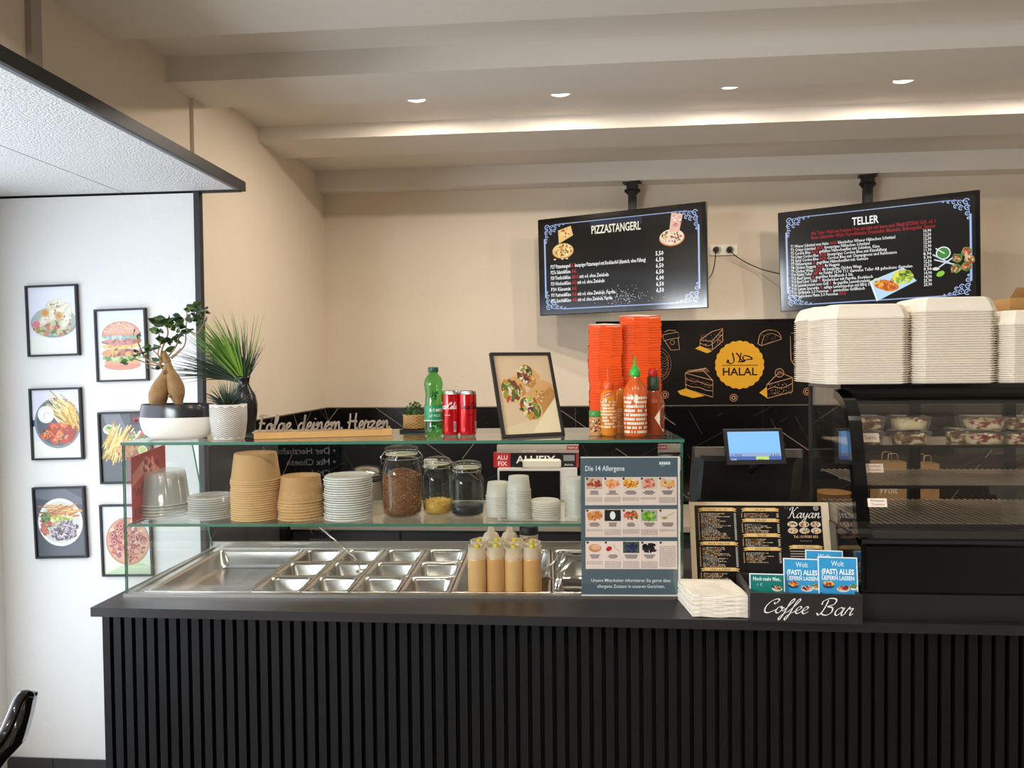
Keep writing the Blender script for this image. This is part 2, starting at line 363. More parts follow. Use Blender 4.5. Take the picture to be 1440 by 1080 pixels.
# beams
def beam(y0,y1,z,i):
    o=MB().box(XL-.02,XR,y0,y1,z,ZC+.01).build('ceiling_beam',m_ceil); o['kind']='structure'
B2Z=at(235,116,x=XL).z
beam(-.2,.16,B2Z+.005,0); beam(1.05,1.42,B2Z+.005,0)
beam(2.16,at(153,57,x=XL).y,B2Z+.005,1)
beam(at(235,116,x=XL).y,at(287,147,x=XL).y,B2Z,2)
b3=at(363,198,x=XL); beam(b3.y,at(398,222,x=XL).y,b3.z,3)
b4=at(445,267,x=XL); B4Y=b4.y; B4Z=b4.z; beam(b4.y,YB,b4.z,4)
# boxed pipe and trims on the left wall
struct('trim_1',MB().box(XL,XL+.016,at(268,200,x=XL).y,at(285,200,x=XL).y,CZ0+.04,B2Z),m_paint)
struct('trim_2',MB().box(XL,XL+.02,at(35,30,x=XL).y,at(50,30,x=XL).y,CZ0+.04,ZC),mat('mauve_grey_trim','#a79c94',.8))
struct('trim_3',MB().box(at(276,400,y=YP).x,XL+.004,YP-.010,YP+.022,.0,CZ0),m_black)
# canopy over the alcove: panels in a black frame
t=thing('canopy','low white textured canopy with black edge frame over the picture alcove','canopy',(XL,1.5,CZ0))
XC=at(343,268,y=YP).x
MB().box(XC-.016,XC,.0,YP+.02,CZ0,CZ0+.042).box(XA,XC-.016,YP+.0,YP+.014,CZ0-.004,CZ0+.042).build('edge_frame',m_black,t,world=True)
MB().box(XC-.04,XC-.016,.0,YP,CZ0+.004,CZ0+.03).build('inner_frame',mat('grey_frame_lip','#77757a',.5),t,world=True)
y=YP-.003
while y>.3:
    for x0,x1 in ((XA,-1.997),(-1.993,XC-.041)): MB().box(x0+.001,x1-.001,y-.598,y,CZ0+.006,CZ0+.028).build('panel',m_canopy,t,world=True)
    y-=.6
# baseboard tiles under the picture wall
bb=struct('baseboard_alcove',MB().box(XA,XL,YP-.004,YP,0,.062),m_grout)
x=at(77,1075,y=YP).x
xs=[XA]+[x+(k*.3) for k in range(-1,4)]; xs=[q for q in xs if q>XA-.001 and q<XL]+[XL]
xs=sorted(set(round(q,4) for q in xs))
for a,b in zip(xs,xs[1:]):
    if b-a>.02: MB().box(a+.0015,b-.0015,YP-.011,YP-.004,0,.065).build('tile',m_floor,bb)
# dark tile band on back and side wall
TZ=at(800,572,y=YB-.012).z
tb=struct('trim_4',MB().box(XL,XR,YB-.004,YB,.7,TZ),m_grout)
xj=at(1073,600,y=YB-.012).x; xs=[XL+.012]+[xj+k*1.2 for k in range(-2,3) if xj+k*1.2>XL+.05]+[XR]
for z0,z1 in ((.7,.86),(.86,TZ)):
    for a,b in zip(xs,xs[1:]): MB().box(a+.0015,b-.0015,YB-.012,YB-.004,z0+.001,z1-.0015).build('tile',m_tile,tb)
ts=struct('trim_5',MB().box(XL,XL+.004,YP+.024,YB-.012,.3,TZ),m_grout)
for z0,z1 in ((.3,.86),(.86,TZ)):
    for a,b in ((YP+.024,3.58),(3.58,YB-.012)): MB().box(XL+.004,XL+.012,a+.0015,b-.0015,z0+.001,z1-.0015).build('tile',m_tile,ts)
struct('trim_6',MB().box(XL+.012,XR,YB-.015,YB-.0001,TZ,TZ+.006).box(XL+.0001,XL+.015,YP+.024,YB-.015,TZ,TZ+.006),mat('steel_tile_trim','#8c8478',.35,metal=.8))
# ---------------- downlights ----------------
m_led=mat('led_lens','#fff3e0',.4,noise=0,emit=22)
for i,(px,py,where) in enumerate([(585,139,'leftmost of the four lit spots'),(788,131,'second lit spot from the left, the largest'),(1028,120,'third lit spot from the left, above the wall sockets'),(1272,112,'rightmost lit spot, above the right screen'),(1500,99,None),(340,150,None)]):
    p=at(px,py,z=ZC-.004)
    if px==340: continue
    if i==4: p=Vector((p.x,p.y,ZC-.004))
    t=thing('downlight',('round recessed ceiling downlight, '+where) if where else 'round recessed ceiling downlight beyond the right edge of the picture','downlight',(p.x,p.y,ZC))
    MB().lathe([(.054,0),(.054,-.004),(.048,-.006),(.044,-.002),(.044,0)],n=28,cap0=False,cap1=False).build('ring',m_plast,t)
    MB().lathe([(.0435,-.0015),(.042,-.003)],n=24).build('lens',m_led,t)
    lamp(t,(0,0,-.009),LAMP)
for i,(x,y,w_) in enumerate([(-1.0,.62,'over the left end of the counter side'),(.2,.62,'straight above the photographer'),(1.4,.62,'above and right of the photographer'),(-.4,-1.2,'in the rear row, left'),(1.0,-1.2,'in the rear row, right')]):
    t=thing('downlight','recessed guest area downlight '+w_,'downlight',(x,y,ZC),0,'guest area downlights')
    MB().lathe([(.054,0),(.054,-.004),(.048,-.006),(.044,-.002),(.044,0)],n=28,cap0=False,cap1=False).build('ring',m_plast,t); MB().lathe([(.0435,-.0015),(.042,-.003)],n=24).build('lens',m_led,t)
    lamp(t,(0,0,-.009),LAMP*(1.05 if x<1 else .7))
# ---------------- counter ----------------
CT=at(178,838,y=2.2).z   # worktop height
cL=at(127,854.6,z=CT); cR=at(1440,880,z=CT); rz=math.atan2(cR.y-cL.y,cR.x-cL.x)
ctr=thing('counter','long black serving counter with vertical slatted front and charcoal worktop','counter',(cL.x,cL.y,0),rz)
LEN=3.3; DEP=.80; I=chain(ctr).inverted()
csA=at(178,838,z=CT); csB=at(961,841,z=CT); CRZ=math.atan2(csB.y-csA.y,csB.x-csA.x); CW=(csB-csA).length
CM=Matrix.Translation(csA)@Matrix.Rotation(CRZ,4,'Z')    # display case frame: x along the front, y inwards
hole=[I@(CM@Vector(p)) for p in ((.02,.02,0),(CW-.02,.02,0),(CW-.02,.585,0),(.02,.585,0))]
out=[Vector((0,0,0)),Vector((LEN,0,0)),Vector((LEN,DEP,0)),Vector((0,DEP,0))]
TH=.027; mb=MB(); vs=[]
for z in (CT,CT-TH):
    vs+=[(p.x,p.y,z) for p in out]+[(p.x,p.y,z) for p in hole]
fs=[]
for k in range(4):
    j=(k+1)%4; fs+=[(k,j,4+j,4+k),(8+k,8+j,12+j,12+k),(k,j,8+j,8+k),(4+k,4+j,12+j,12+k)]
mb.add(vs,fs).build('worktop',m_top,ctr)
MB().box(.03,LEN,.055,.075,.0,CT-TH).box(.03,.05,.075,DEP-.02,0,CT-TH).build('carcass',m_dark,ctr)
pitch=.0352; k=0; x=.016
while x<3.05:
    if k==0:
        so=MB().box(0,.0228,.030,.055,.02,CT-TH-.001).build('slat',m_slat,ctr); so.location.x=x
    else:
        c=so.copy(); COL.objects.link(c); c.parent=ctr; c.location.x=x
    x+=pitch; k+=1
for k in range(22):
    c=MB().box(.008,.03,.056+k*pitch,.056+.0228+k*pitch,.02,CT-TH-.001).build('slat',m_slat,ctr) if k==0 else None
    if k==0: s2=c
    else:
        c=s2.copy(); COL.objects.link(c); c.parent=ctr; c.location.y=k*pitch
# ---------------- glass display case ----------------
rng=random.Random(7)
ZT=at(176,622,y=2.2).z-CT; ZM=at(180,737,y=2.2).z-CT; SD=.43; CD=.60
case=thing('glass_display_case','long glass-fronted topping display case with two glass shelves on the counter','display case',tuple(csA),CRZ)
def glassbox(mb,x0,x1,y0,y1,z0,z1,thin):
    mb.box(x0,x1,y0,y1,z0,z1); k=len(mb.m)-6
    big={'z':(0,1),'y':(2,3),'x':(4,5)}[thin]
    for i in range(6): mb.m[k+i]=0 if i in big else 1
    return mb
GM=[m_glass,m_gedge]
glassbox(MB(),0,CW,-.006,0,.006,ZT-.009,'y').build('front_pane',GM,case)
for nm,x0 in (('side_pane',0.0),('side_pane',CW-.006)):
    mb=MB(); mb.prism([(0.001,.006),(CD-.01,.006),(SD,ZT-.009),(0.001,ZT-.009)],x0,x0+.006,'x'); n=len(mb.m)
    for i in range(n): mb.m[i]=0 if i>=n-2 else 1
    mb.build(nm,GM,case)
glassbox(MB(),-.004,CW+.004,-.008,SD,ZT-.009,ZT,'z').build('top_shelf',GM,case)
glassbox(MB(),.008,CW-.008,.003,.40,ZM-.009,ZM,'z').build('middle_shelf',GM,case)
# steel deck with rim around the wells
RZ=.007
def cx(px,py,z): # pixel on the deck plane -> local x,y in the case frame
    q=CM.inverted()@at(px,py,z=CT+z); return q
fr=MB()
fr.box(-.004,CW+.004,-.012,.012,0,.0095).box(-.004,CW+.004,CD-.012,CD,0,.03).box(-.004,.012,.012,CD-.012,0,.008).box(CW-.012,CW+.004,.012,CD-.012,0,.008)
fr.build('steel_frame',m_steel2,case)
x0w=cx(205,831,RZ).x
# pan columns measured along the front
cols=[(222,353,'big')]
XW=[cx(p,831,RZ).x for p in (203,353,424,492,562,634,776,930)]
deck=MB(); deck.box(.012,XW[0],.012,CD-.012,-.002,.004).box(XW[-1],CW-.012,.012,CD-.012,-.002,.004).box(XW[0],XW[-1],.012,.022,-.002,.004).box(XW[0],XW[-1],CD-.03,CD-.012,-.002,.004)
deck.build('steel_deck',m_steel,case)
MB().box(.03,CW-.03,.03,CD-.03,-.20,-.19).build('well_floor',m_steel2,case)
def pan(name,label,x0,x1,y0,y1,depth,group=None,src=None):
    w,d=x1-x0,y1-y0; c=Vector(((x0+x1)/2,(y0+y1)/2,0)); p=CM@c
    t=thing(name,label,'food pan',(p.x,p.y,CT+.0045),CRZ,group)
    def rr(hw,hd,r,n=5):
        P=[]
        for sx,sy,a0 in ((1,1,0),(-1,1,PI/2),(-1,-1,PI),(1,-1,1.5*PI)):
            for i in range(n): a=a0+PI/2*i/(n-1); P.append((sx*(hw-r)+r*math.cos(a),sy*(hd-r)+r*math.sin(a)))
        return P
    g=.0012; hw,hd=w/2-g,d/2-g; rim=.013
    R=[(hw,hd,.006,-.001),(hw,hd,.006,.003),(hw-.003,hd-.003,.008,.004),(hw-rim,hd-rim,.02,.002),(hw-rim-.003,hd-rim-.003,.02,-.006),(hw-rim-.012,hd-rim-.012,.03,-depth+.012),(hw-rim-.026,hd-rim-.026,.02,-depth)]
    mb=MB(); mb.rings([[(a,b,z) for a,b in rr(*q[:3])] for q in R for z in [q[3]]],cap0=False,cap1=True,smooth=True)
    mb.build('basin',m_steel,t); return t
rows=[(.024,.196),(.197,.378),(.379,.566)]
pan('food_pan','large empty steel pan at the left end of the display case',XW[0],XW[1],.024,.566,.06)
G='small steel pans in the display case'
rn=['front','middle','back']; cn=['first','second','third','fourth']
for ci in range(4):
    for ri in range(3):
        pan('food_pan','small steel pan, %s row, %s column from the large empty pan'%(rn[ri],cn[ci]),XW[1+ci],XW[2+ci],rows[ri][0],rows[ri][1],.10 if (ci+ri)%3 else .15,G)
pan('food_pan','large steel pan holding the sauce squeeze bottles',XW[5],XW[6],.024,.566,.065)
pan('food_pan','steel pan behind the allergen sign holding tongs and scoops',XW[6],XW[7],.024,.566,.10)
# ---------------- helper to stand things on the case shelves ----------------
PN=CM.to_3x3()@Vector((0,1,0))
def cs(px,dl,z,py=None):
    """world point at depth dl behind the case front, height z over the worktop, seen at pixel column px"""
    py=py if py is not None else (620 if z>.4 else 735 if z>.15 else 800)
    d=MR@Vector(((px-720)/F,1,-(py-540)/F)); p0=CM@Vector((0,dl,0)); k=(p0-CAMO).dot(PN)/d.dot(PN); p=CAMO+d*k; return Vector((p.x,p.y,CT+z))
def pxm(p): return (MR.transposed()@(p-CAMO)).y/F   # metres per pixel at a point
ZTs=ZT+.0004; ZMs=ZM+.0004
# leaves
def leafmesh(L,W,c=.25):
    mb=MB(); mb.add([(0,0,0),(L*.3,-W*.5,-W*c),(L*.65,-W*.45,-W*c),(L,0,-.1*L),(L*.65,W*.45,-W*c),(L*.3,W*.5,-W*c),(L*.3,0,0),(L*.65,0,0)],[(0,1,6),(1,2,7,6),(2,3,7),(3,4,7),(4,5,6,7),(5,0,6)]); return mb
# ---- bonsai in oval planter
p=cs(251,.115,ZTs); k=pxm(p)
t=thing('potted_bonsai','small ficus bonsai with swollen trunk in an oval white and black planter','potted plant',tuple(p),CRZ)
W=.125; D=.062; H=49*k
mb=MB(); pr=[(.60,0),(.74,.03),(.88,.14),(.96,.32),(.995,.50),(1.0,.62)]
mb.lathe([(r*W,z*H) for r,z in pr],n=40,sy=D/W,cap1=False); mb.build('planter_base',mat('matt_white_ceramic','#e9e3d8',.5,noise=.02),t)
MB().lathe([(1.0*W,.62*H),(.985*W,.8*H),(.95*W,.97*H),(.93*W,H),(.90*W,.985*H),(.90*W,.80*H)],n=40,sy=D/W,cap0=False,cap1=True).build('planter_band',mat('charcoal_glazed_ceramic','#2c2b2c',.18,noise=.1),t)
MB().lathe([(.90*W,.80*H),(.89*W,.86*H),(.5*W,.90*H),(.1*W,.9*H)],n=24,sy=D/W,cap0=False).build('soil',mat('dark_soil','#2a211a',.95,noise=.4,nscale=120,bump=.5),t)
m_bark=mat('tan_bark','#97764c',.8,noise=.45,nscale=38,bump=.35,bscale=150)
def q(px,py,y=0): return ((px-251)*k,y,(620-py)*k)
mb=MB()
def rtube(pts,rad,n=16):
    P_=catmull(pts,5); R_=[v.x for v in catmull([(r_,0) for r_ in rad],5)]; mb.tube(P_,R_,n)
rtube([q(238,512),q(237,522),q(234,533),q(229,546,-.004),q(225,559,-.006),q(224,570,-.004),q(226,580)],[.009,.012,.018,.026,.030,.026,.020])
rtube([q(238,512),q(241,523),q(245,535),q(248,547,.002),q(250,558,.002),q(252,569),q(255,580)],[.009,.012,.020,.026,.024,.015,.010])
rtube([q(252,572),q(259,576),q(268,582)],[.011,.008,.003],8)
rtube([q(232,497),q(234,504),q(238,513)],[.007,.010,.012],10)
for bx,by in ((236,527),(244,560),(222,553),(231,566)): mb.lathe([(.001,-.006),(.006,-.003),(.007,0),(.005,.004),(.001,.006)],cx=q(bx,by)[0],cy=-.018,cz=q(bx,by)[2],n=8)
mb.build('trunk',m_bark,t)
A=[(234,503)]; br=MB()
def c4(x,y): return (160+x/4.908,420+y/4.908)
for P,r in [([(345,440),(335,470),(345,500)],.006),([(350,460),(400,400),(450,340),(480,270)],.0032),([(340,450),(350,380),(390,260),(380,190)],.003),([(335,470),(270,450),(215,420),(190,330),(175,270)],.003),([(320,480),(250,470),(180,440),(130,425)],.0025),([(400,430),(470,390),(500,330),(520,230),(535,100)],.0025),([(340,440),(320,390),(330,320),(330,250)],.0025),([(360,440),(420,410),(480,360)],.002),([(520,230),(600,260),(650,190),(660,100)],.002),([(330,480),(300,490),(290,505)],.0015),([(330,420),(290,380),(270,350)],.002)]:
    pts=[q(*c4(*a),y=rng.uniform(-.01,.01)) for a in P]; br.tube(catmull(pts,4),[r*(1-.5*i/(len(pts)*4)) for i in range((len(pts)-1)*4+1)],6)
br.build('branches',m_bark,t)
m_leaf=[mat('ficus_leaf','#2f4a22',.35,noise=.25,nscale=60),mat('ficus_leaf_bright','#55722c',.35,noise=.2,nscale=60)]
protos=[leafmesh(.034,.020).build('leaf',m_leaf[i],t) for i in (0,1)]
first=True
for (x,y,r,n) in [(380,185,45,16),(330,215,25,6),(320,250,8,3),(365,305,14,5),(270,350,18,7),(305,325,10,2),(290,500,8,2),(190,405,22,5),(115,425,22,3),(165,262,18,3),(535,85,18,8),(500,165,22,9),(565,150,18,5),(450,215,18,6),(520,225,14,5),(470,265,22,9),(425,310,12,3),(660,105,12,4),(645,180,12,3),(385,385,10,2),(270,410,10,2),(250,490,8,1)]:
    for i in range(n):
        a=c4(x+rng.gauss(0,r*.6),y+rng.gauss(0,r*.6)); b=protos[1 if rng.random()<.28 else 0]
        if first: o=protos[0]; first=False
        elif (x,i)==(330,0): o=protos[1]
        else: o=b.copy(); COL.objects.link(o); o.parent=t
        o.location=q(*a,y=rng.uniform(-.02,.02)); s_=rng.uniform(.75,1.15); o.scale=(s_,s_,s_)
        o.rotation_euler=(rng.uniform(-1.2,1.2)+PI/3,rng.uniform(-.6,.4),rng.uniform(0,2*PI))
def blades(mb,n,base,spread,length,wd,seed,bias=(0,0,0),droop=.5,m=0):
    r=random.Random(seed)
    for i in range(n):
        a=r.uniform(0,2*PI); s0=Vector((math.cos(a),math.sin(a),0))*r.uniform(0,base); d=Vector((math.cos(a)*r.uniform(.2,1)*spread,math.sin(a)*r.uniform(.2,1)*spread*.7,1))+Vector(bias)*r.uniform(.2,1.5); d.normalize()
        L=length*r.uniform(.55,1.1); side=d.cross(Vector((0,1,0))); side=side.normalized() if side.length>1e-4 else Vector((1,0,0)); vs=[]; K=6
        dr=droop*r.uniform(.4,1.6)
        for j in range(K+1):
            u=j/K; p=s0+d*L*u+Vector((d.x*.35*L*u*u*dr,d.y*.3*L*u*u*dr,-dr*L*.45*u*u)); w_=wd*(1-u**1.5)*(.6+.8*u*(1-u))+.0002
            vs+=[p-side*w_,p+side*w_]
        mb.add(vs,[(2*j,2*j+1,2*j+3,2*j+2) for j in range(K)],m=(m if m is not None else r.randrange(3)))
# ---- black vase with grass behind
p=cs(344,.30,ZTs); k=pxm(p)
t=thing('black_vase','rounded black vase behind the herringbone pot, full of long grass blades','vase',tuple(p),CRZ)
H=80*k
MB().lathe([(.024,0),(.036,.008),(.044,.35*H),(.046,.5*H),(.040,.66*H),(.024,.80*H),(.019,.86*H),(.021,.95*H),(.024,H),(.020,H),(.016,.9*H)],n=36,cap1=False).build('body',mat('black_speckled_ceramic','#181517',.25,noise=.4,nscale=150),t)
mg=[mat('grass_blade','#4c7426',.5,noise=.2,nscale=40),mat('grass_blade_bright','#79a32f',.5,noise=.2,nscale=40),mat('grass_blade_dark','#243a1e',.5,noise=.2,nscale=40)]
mb=MB(); mb.T=Matrix.Translation((0,0,.88*H)); 
blades(mb,110,.014,.5,.27,.0030,3,bias=(-.85,-.1,.35),droop=.3,m=0); blades(mb,90,.014,.5,.27,.0026,4,bias=(-.75,-.2,.45),droop=.25,m=1); blades(mb,110,.014,.7,.25,.0034,5,bias=(-1.7,-.1,-.1),droop=.45,m=2); blades(mb,36,.012,.5,.21,.0022,6,bias=(.25,0,.5),droop=.3,m=2)
o=mb.build('grass',mg,t); o['kind']='stuff'
# ---- herringbone pot
p=cs(322,.085,ZTs); k=pxm(p); H=49*k; Rr=25*k
t=thing('succulent_pot','white and grey herringbone pot with dark spiky succulent','potted plant',tuple(p),CRZ)
MB().lathe([(.80*Rr,0),(.86*Rr,.004),(.93*Rr,.25*H),(Rr,.55*H),(Rr,H),(.93*Rr,H),(.90*Rr,.85*H)],n=40,cap1=True).build('pot',mat('pale_stone_ceramic','#ded9d0',.5,noise=.04),t)
PF=[(0,.80),(.004/H,.86),(.25,.93),(.55,1.0),(1.0,1.0)]
def potR(z):
    f=z/H
    for (a0,r0),(a1,r1) in zip(PF,PF[1:]):
        if f<=a1: return Rr*(r0+(r1-r0)*(f-a0)/(a1-a0))
    return Rr
P=Print(1,mapf=lambda u,v,h:((potR(v)+.0005+h)*math.cos(u),(potR(v)+.0005+h)*math.sin(u),v),step=0)
for j in range(24):
    a0=2*PI*j/24; da=2*PI/24; z_=.004
    while z_<H-.012:
        up_=.008 if j%2 else -.008; zz=max(.003,z_ if j%2 else z_+.008); P.poly([(a0,min(H-.001,zz)),(a0+da,min(H-.001,max(.003,zz+up_))),(a0+da,min(H-.001,max(.003,zz+up_)+.0026)),(a0,min(H-.001,zz+.0026))],'#7b756d'); z_+=.0062
P.build('glaze_pattern',t,m_print)
mb=MB(); mb.T=Matrix.Translation((0,0,.86*H)); blades(mb,60,.010,1.5,.098,.0042,11,droop=.45,m=0); blades(mb,26,.008,.5,.11,.0036,12,droop=.2,m=1)
o=mb.build('leaves',[mat('dark_succulent','#1f2c22',.45,noise=.3,nscale=60),mat('green_succulent','#37502e',.45,noise=.3,nscale=60)],t); o['kind']='stuff'
# small white flower sprig beside vase
mb=MB(); 
for a in ((0,0),(.006,.012),(-.004,.02),(.01,.024)): mb.lathe([(.0005,0),(.003,.002),(.0005,.004)],cx=a[0]+.018,cz=.88*80*pxm(cs(344,.30,ZTs))+.05+a[1],n=6)
# ---- lettered sign
pa=at(357,618,z=CT+ZTs); pb=at(552,611,z=CT+ZTs); pa=cs(357,.06,ZTs); pb=cs(552,.17,ZTs)
ang=math.atan2(pb.y-pa.y,pb.x-pa.x); Ls=(pb-pa).length
t=thing('lettered_sign','wooden shelf sign with grey cut-out cursive letters on a pale wood bar','sign',tuple(pa),ang)
MB().bbox(0,Ls,0,.045,0,.021,.0015).build('base',m_wood,t)
st,Wd=cursive('Folge deinem Herzen'); m_let=mat('weathered_grey_wood','#9a8977',.7,noise=.25,nscale=60)
kx=(Ls-.016)/Wd; ky=.0255
import itertools
lx=0
for ch in 'Folge deinem Herzen':
    wd,ss=CUR[ch]
    if ss:
        mb=MB()
        for s_ in ss:
            P=catmull([(.006+(lx+a+.12*b)*kx,b*ky) for a,b in s_],5)
            L_=[];R_=[];n=len(P)
            for i in range(n):
                tt=(P[min(i+1,n-1)]-P[max(i-1,0)]); tt=tt.normalized() if tt.length>1e-8 else Vector((1,0)); qn=Vector((-tt.y,tt.x))*.0027; L_.append(P[i]+qn); R_.append(P[i]-qn)
            zz=.021+.0012-min(0,0)
            def Z(v): return max(v,-.0012)+.0222
            vs=[(v.x,.014,Z(v.y)) for v in L_]+[(v.x,.014,Z(v.y)) for v in R_]+[(v.x,.028,Z(v.y)) for v in L_]+[(v.x,.028,Z(v.y)) for v in R_]
            fs=[]
            for i in range(n-1): fs+=[(i,i+1,n+i+1,n+i),(2*n+i,2*n+i+1,3*n+i+1,3*n+i),(i,i+1,2*n+i+1,2*n+i),(n+i,n+i+1,3*n+i+1,3*n+i)]
            mb.add(vs,fs)
        mb.build('letter',[m_let],t)
    lx+=wd
# ---- small herb in rope pot
p=cs(583,.33,ZTs); k=pxm(p)
t=thing('herb_pot','small green herb in a woven rope pot on a dark tray','potted plant',tuple(p),CRZ)
MB().bbox(-.046,.046,-.04,.04,0,.009,.002).build('tray',m_black,t)
mb=MB(); mb.lathe([(.030,.009),(.034,.012),(.036,.055),(.032,.055),(.031,.045)],n=24); mb.build('pot',m_kraft,t)
mr=mat('jute_rope','#c79c5f',.85,noise=.35,nscale=250,bump=.5,bscale=400)
for i in range(9): MB().tube([((.0365+.0005*math.sin(i))*math.cos(a),(.0365)*math.sin(a),.0135+i*.0052+.0012*math.sin(a*12+i*PI)) for a in [2*PI*j/48 for j in range(48)]],.0027,6,closed=True).build('rope_ring',mr,t)
mb=MB(); r=random.Random(5)
for i in range(260):
    th=r.uniform(0,2*PI); ph=r.uniform(.05,1.45); R_=.034*r.uniform(.5,1.15); c=Vector((math.cos(th)*math.sin(ph)*R_*1.15,math.sin(th)*math.sin(ph)*R_,.05+math.cos(ph)*R_*1.35)); d=Vector((r.gauss(0,1),r.gauss(0,1),r.gauss(0,1)+.8)).normalized(); s_=d.orthogonal().normalized()*.0025
    mb.add([c-d*.006,c+s_,c+d*.007,c-s_],[(0,1,2,3)],m=r.randrange(2))
mb.tube([(0,0,.045),(0,0,.08)],.002,6)
o=mb.build('foliage',[mg[0],mg[2]],t); o['kind']='stuff'
# ---- green bottle
p=cs(610.5,.14,ZTs); k=pxm(p); H=97*k; R_=13.3*k
t=thing('green_water_bottle','green plastic mineral water bottle beside the red cans','bottle',tuple(p),CRZ+.3)
m_gpet=glassmat('green_pet',(.40,.74,.36),rough=.03,milky=.12,milkcol=(.14,.42,.10))
MB().lathe([(.7*R_,0),(R_*.95,.006),(R_,.02*1),(.97*R_,.18*H),(R_*.9,.22*H),(R_*.96,.26*H),(R_*.96,.42*H),(R_*.88,.52*H),(R_*.84,.6*H),(R_*.95,.70*H),(R_,.76*H),(R_*.85,.84*H),(R_*.5,.90*H),(R_*.42,.92*H),(R_*.42,.94*H)],n=32,cap1=False).build('body',m_gpet,t)
MB().lathe([(R_*.52,.925*H),(R_*.55,.93*H),(R_*.55,.99*H),(R_*.5,H)],n=20).build('cap',mat('dark_green_cap','#14563a',.4),t)
def cyl(R,off=.0004,z0=0,a0=-PI/2): return lambda u,v,h:((R+off+h)*math.cos(a0+u/R),(R+off+h)*math.sin(a0+u/R),z0+v)
P=Print(1,mapf=cyl(R_,z0=.0))
for i in range(-8,8):
    a,b=i*R_*.3,(i+1)*R_*.3
    P.poly([(a,.235*H),(b,.235*H),(b,.45*H),(a,.45*H)],'#1c8a58')
P.h+=1e-5
for i in range(-8,8): P.poly([(i*R_*.3,.225*H),((i+1)*R_*.3,.225*H),((i+1)*R_*.3,.24*H),(i*R_*.3,.24*H)],'#c7d8c4'); 
P.text('RÖMER',-.019,.36*H,.015,'#e8f3ea',bold=.01,res=1); P.text('QUELLE',-.020,.29*H,.011,'#d8ecdc',res=1); 
P.blobs(0,.12*H,.016,.010,['#0f4a2c','#2f9a4f','#74b860'],26,.0022,rng); P.blobs(0,.60*H,.014,.014,['#0e3e26','#1d6b40'],24,.0022,rng)
P.build('label',t,m_glossp)
# ---- cans
m_red=mat('red_can_lacquer','#c20d16',.22,metal=.35,noise=.03,coat=.3); m_alu=mat('can_aluminium','#c8c8c8',.25,metal=1,noise=.03)
for px,dl,col,rz_,lab in ((634,.15,'#f5f0ee',-.25,'red soda can with white script, next to the green bottle'),(658,.145,'#1a0c0c',.35,'red soda can with dark script, right-hand can')):
    p=cs(px,dl,ZTs); k=pxm(p); H=63.5*k; R_=12.6*k
    t=thing('soda_can',lab,'can',tuple(p),rz_)
    MB().lathe([(R_*.86,.004),(R_*.97,.012),(R_,.018),(R_,H-.014),(R_*.98,H-.011)],n=36,cap0=False,cap1=False).build('body',m_red,t)
    MB().lathe([(R_*.82,0),(R_*.86,.004)],n=28,cap0=True,cap1=False).lathe([(R_*.98,H-.011),(R_*.88,H-.003),(R_*.89,H),(R_*.85,H),(R_*.84,H-.005)],n=36,cap0=False).build('rim',m_alu,t)['kind']='stuff'
    P=Print(1,mapf=cyl(R_)); P.script('Coca-Cola' if 0 else 'Coca-Cola',-.034,.60*H,.0105,.066,col,.0030,slant=.35,nib=(.5,.35),n=4)
    for i in range(7): P.rect(-.008+i*.0028,.46*H,-.0062+i*.0028,.475*H,col)
    P.rect(.022,.1*H,.030,.32*H,'#e9dcd8')
    for i in range(7): P.rect(.0228+i*.001,.12*H,.0233+i*.001,.30*H,'#222222')
    P.build('print',t,m_glossp)
# ---- sauce bottles
def sauce(name,lab,px,dl,top,bot_r,body,cap,shape,extra=None,rz_=0):
    p=cs(px,dl,ZTs); k=pxm(p); H=(616-top)*k-dl*.03; R_=bot_r*k
    t=thing(name,lab,'sauce bottle',tuple(p),rz_)
    MB().lathe([(r*R_,z*H) for r,z in shape],n=28).build('body',body,t); 
    if cap: MB().lathe([(r*R_,z*H) for r,z in cap[1]],n=20).build('cap',cap[0],t)
    if extra: extra(t,R_,H)
    return t
def saucemat(n,c,c2=None): return mat(n,c,.12,noise=.12,nscale=25,coat=.6,sss=0)
m_or=saucemat('amber_sauce','#d9811f'); m_or2=saucemat('chilli_sauce','#cf5a1c'); m_brn=saucemat('red_brown_sauce','#9a3d14')
def ring_label(z0,z1,c,seed,fr=(-1.3,1.3),dark=None):
    def f(t,R_,H):
        P=Print(1,mapf=cyl(R_)); r=random.Random(seed)
        for j in range(9):
            v=H*(z0+(z1-z0)*j/9)
            u=fr[0]*R_
            while u<fr[1]*R_:
                wd=r.uniform(.0015,.006)
                if r.random()<.8: P.poly([(u,v),(u+wd,v),(u+wd,v+H*(z1-z0)/9*.62),(u,v+H*(z1-z0)/9*.62)],c)
                u+=wd+.0012
        if dark: P.blobs(dark[0],dark[1]*H,dark[2],dark[3],dark[4],dark[5],.002,r)
        P.build('label',t,m_glossp)
    return f
shA=[(.80,0),(1,.03),(1,.52),(.93,.60),(.55,.66),(.5,.68)]
capA=[(.56,.66),(.6,.67),(.6,.76),(.45,.78),(.2,.80),(.12,1.0)]
m_ocap=mat('orange_cap','#e4571f',.4,coat=.2)
def lx1(t,R_,H):
    ring_label(.12,.52,'#f0dcc0',3)(t,R_,H); P=Print(1,mapf=cyl(R_,.0012)); P.ell(-.003,.60*H,.013,.0045,'#d4202c',16,.45); P.ell(-.003,.60*H,.009,.002,'#f3c9bf',12,.45); P.build('emblem',t,m_glossp)
sauce('sauce_bottle','amber squeeze bottle with orange nozzle and red oval badge, front left of the sauces',856,.12,517,11.5,m_or,(m_ocap,capA),shA,lx1)
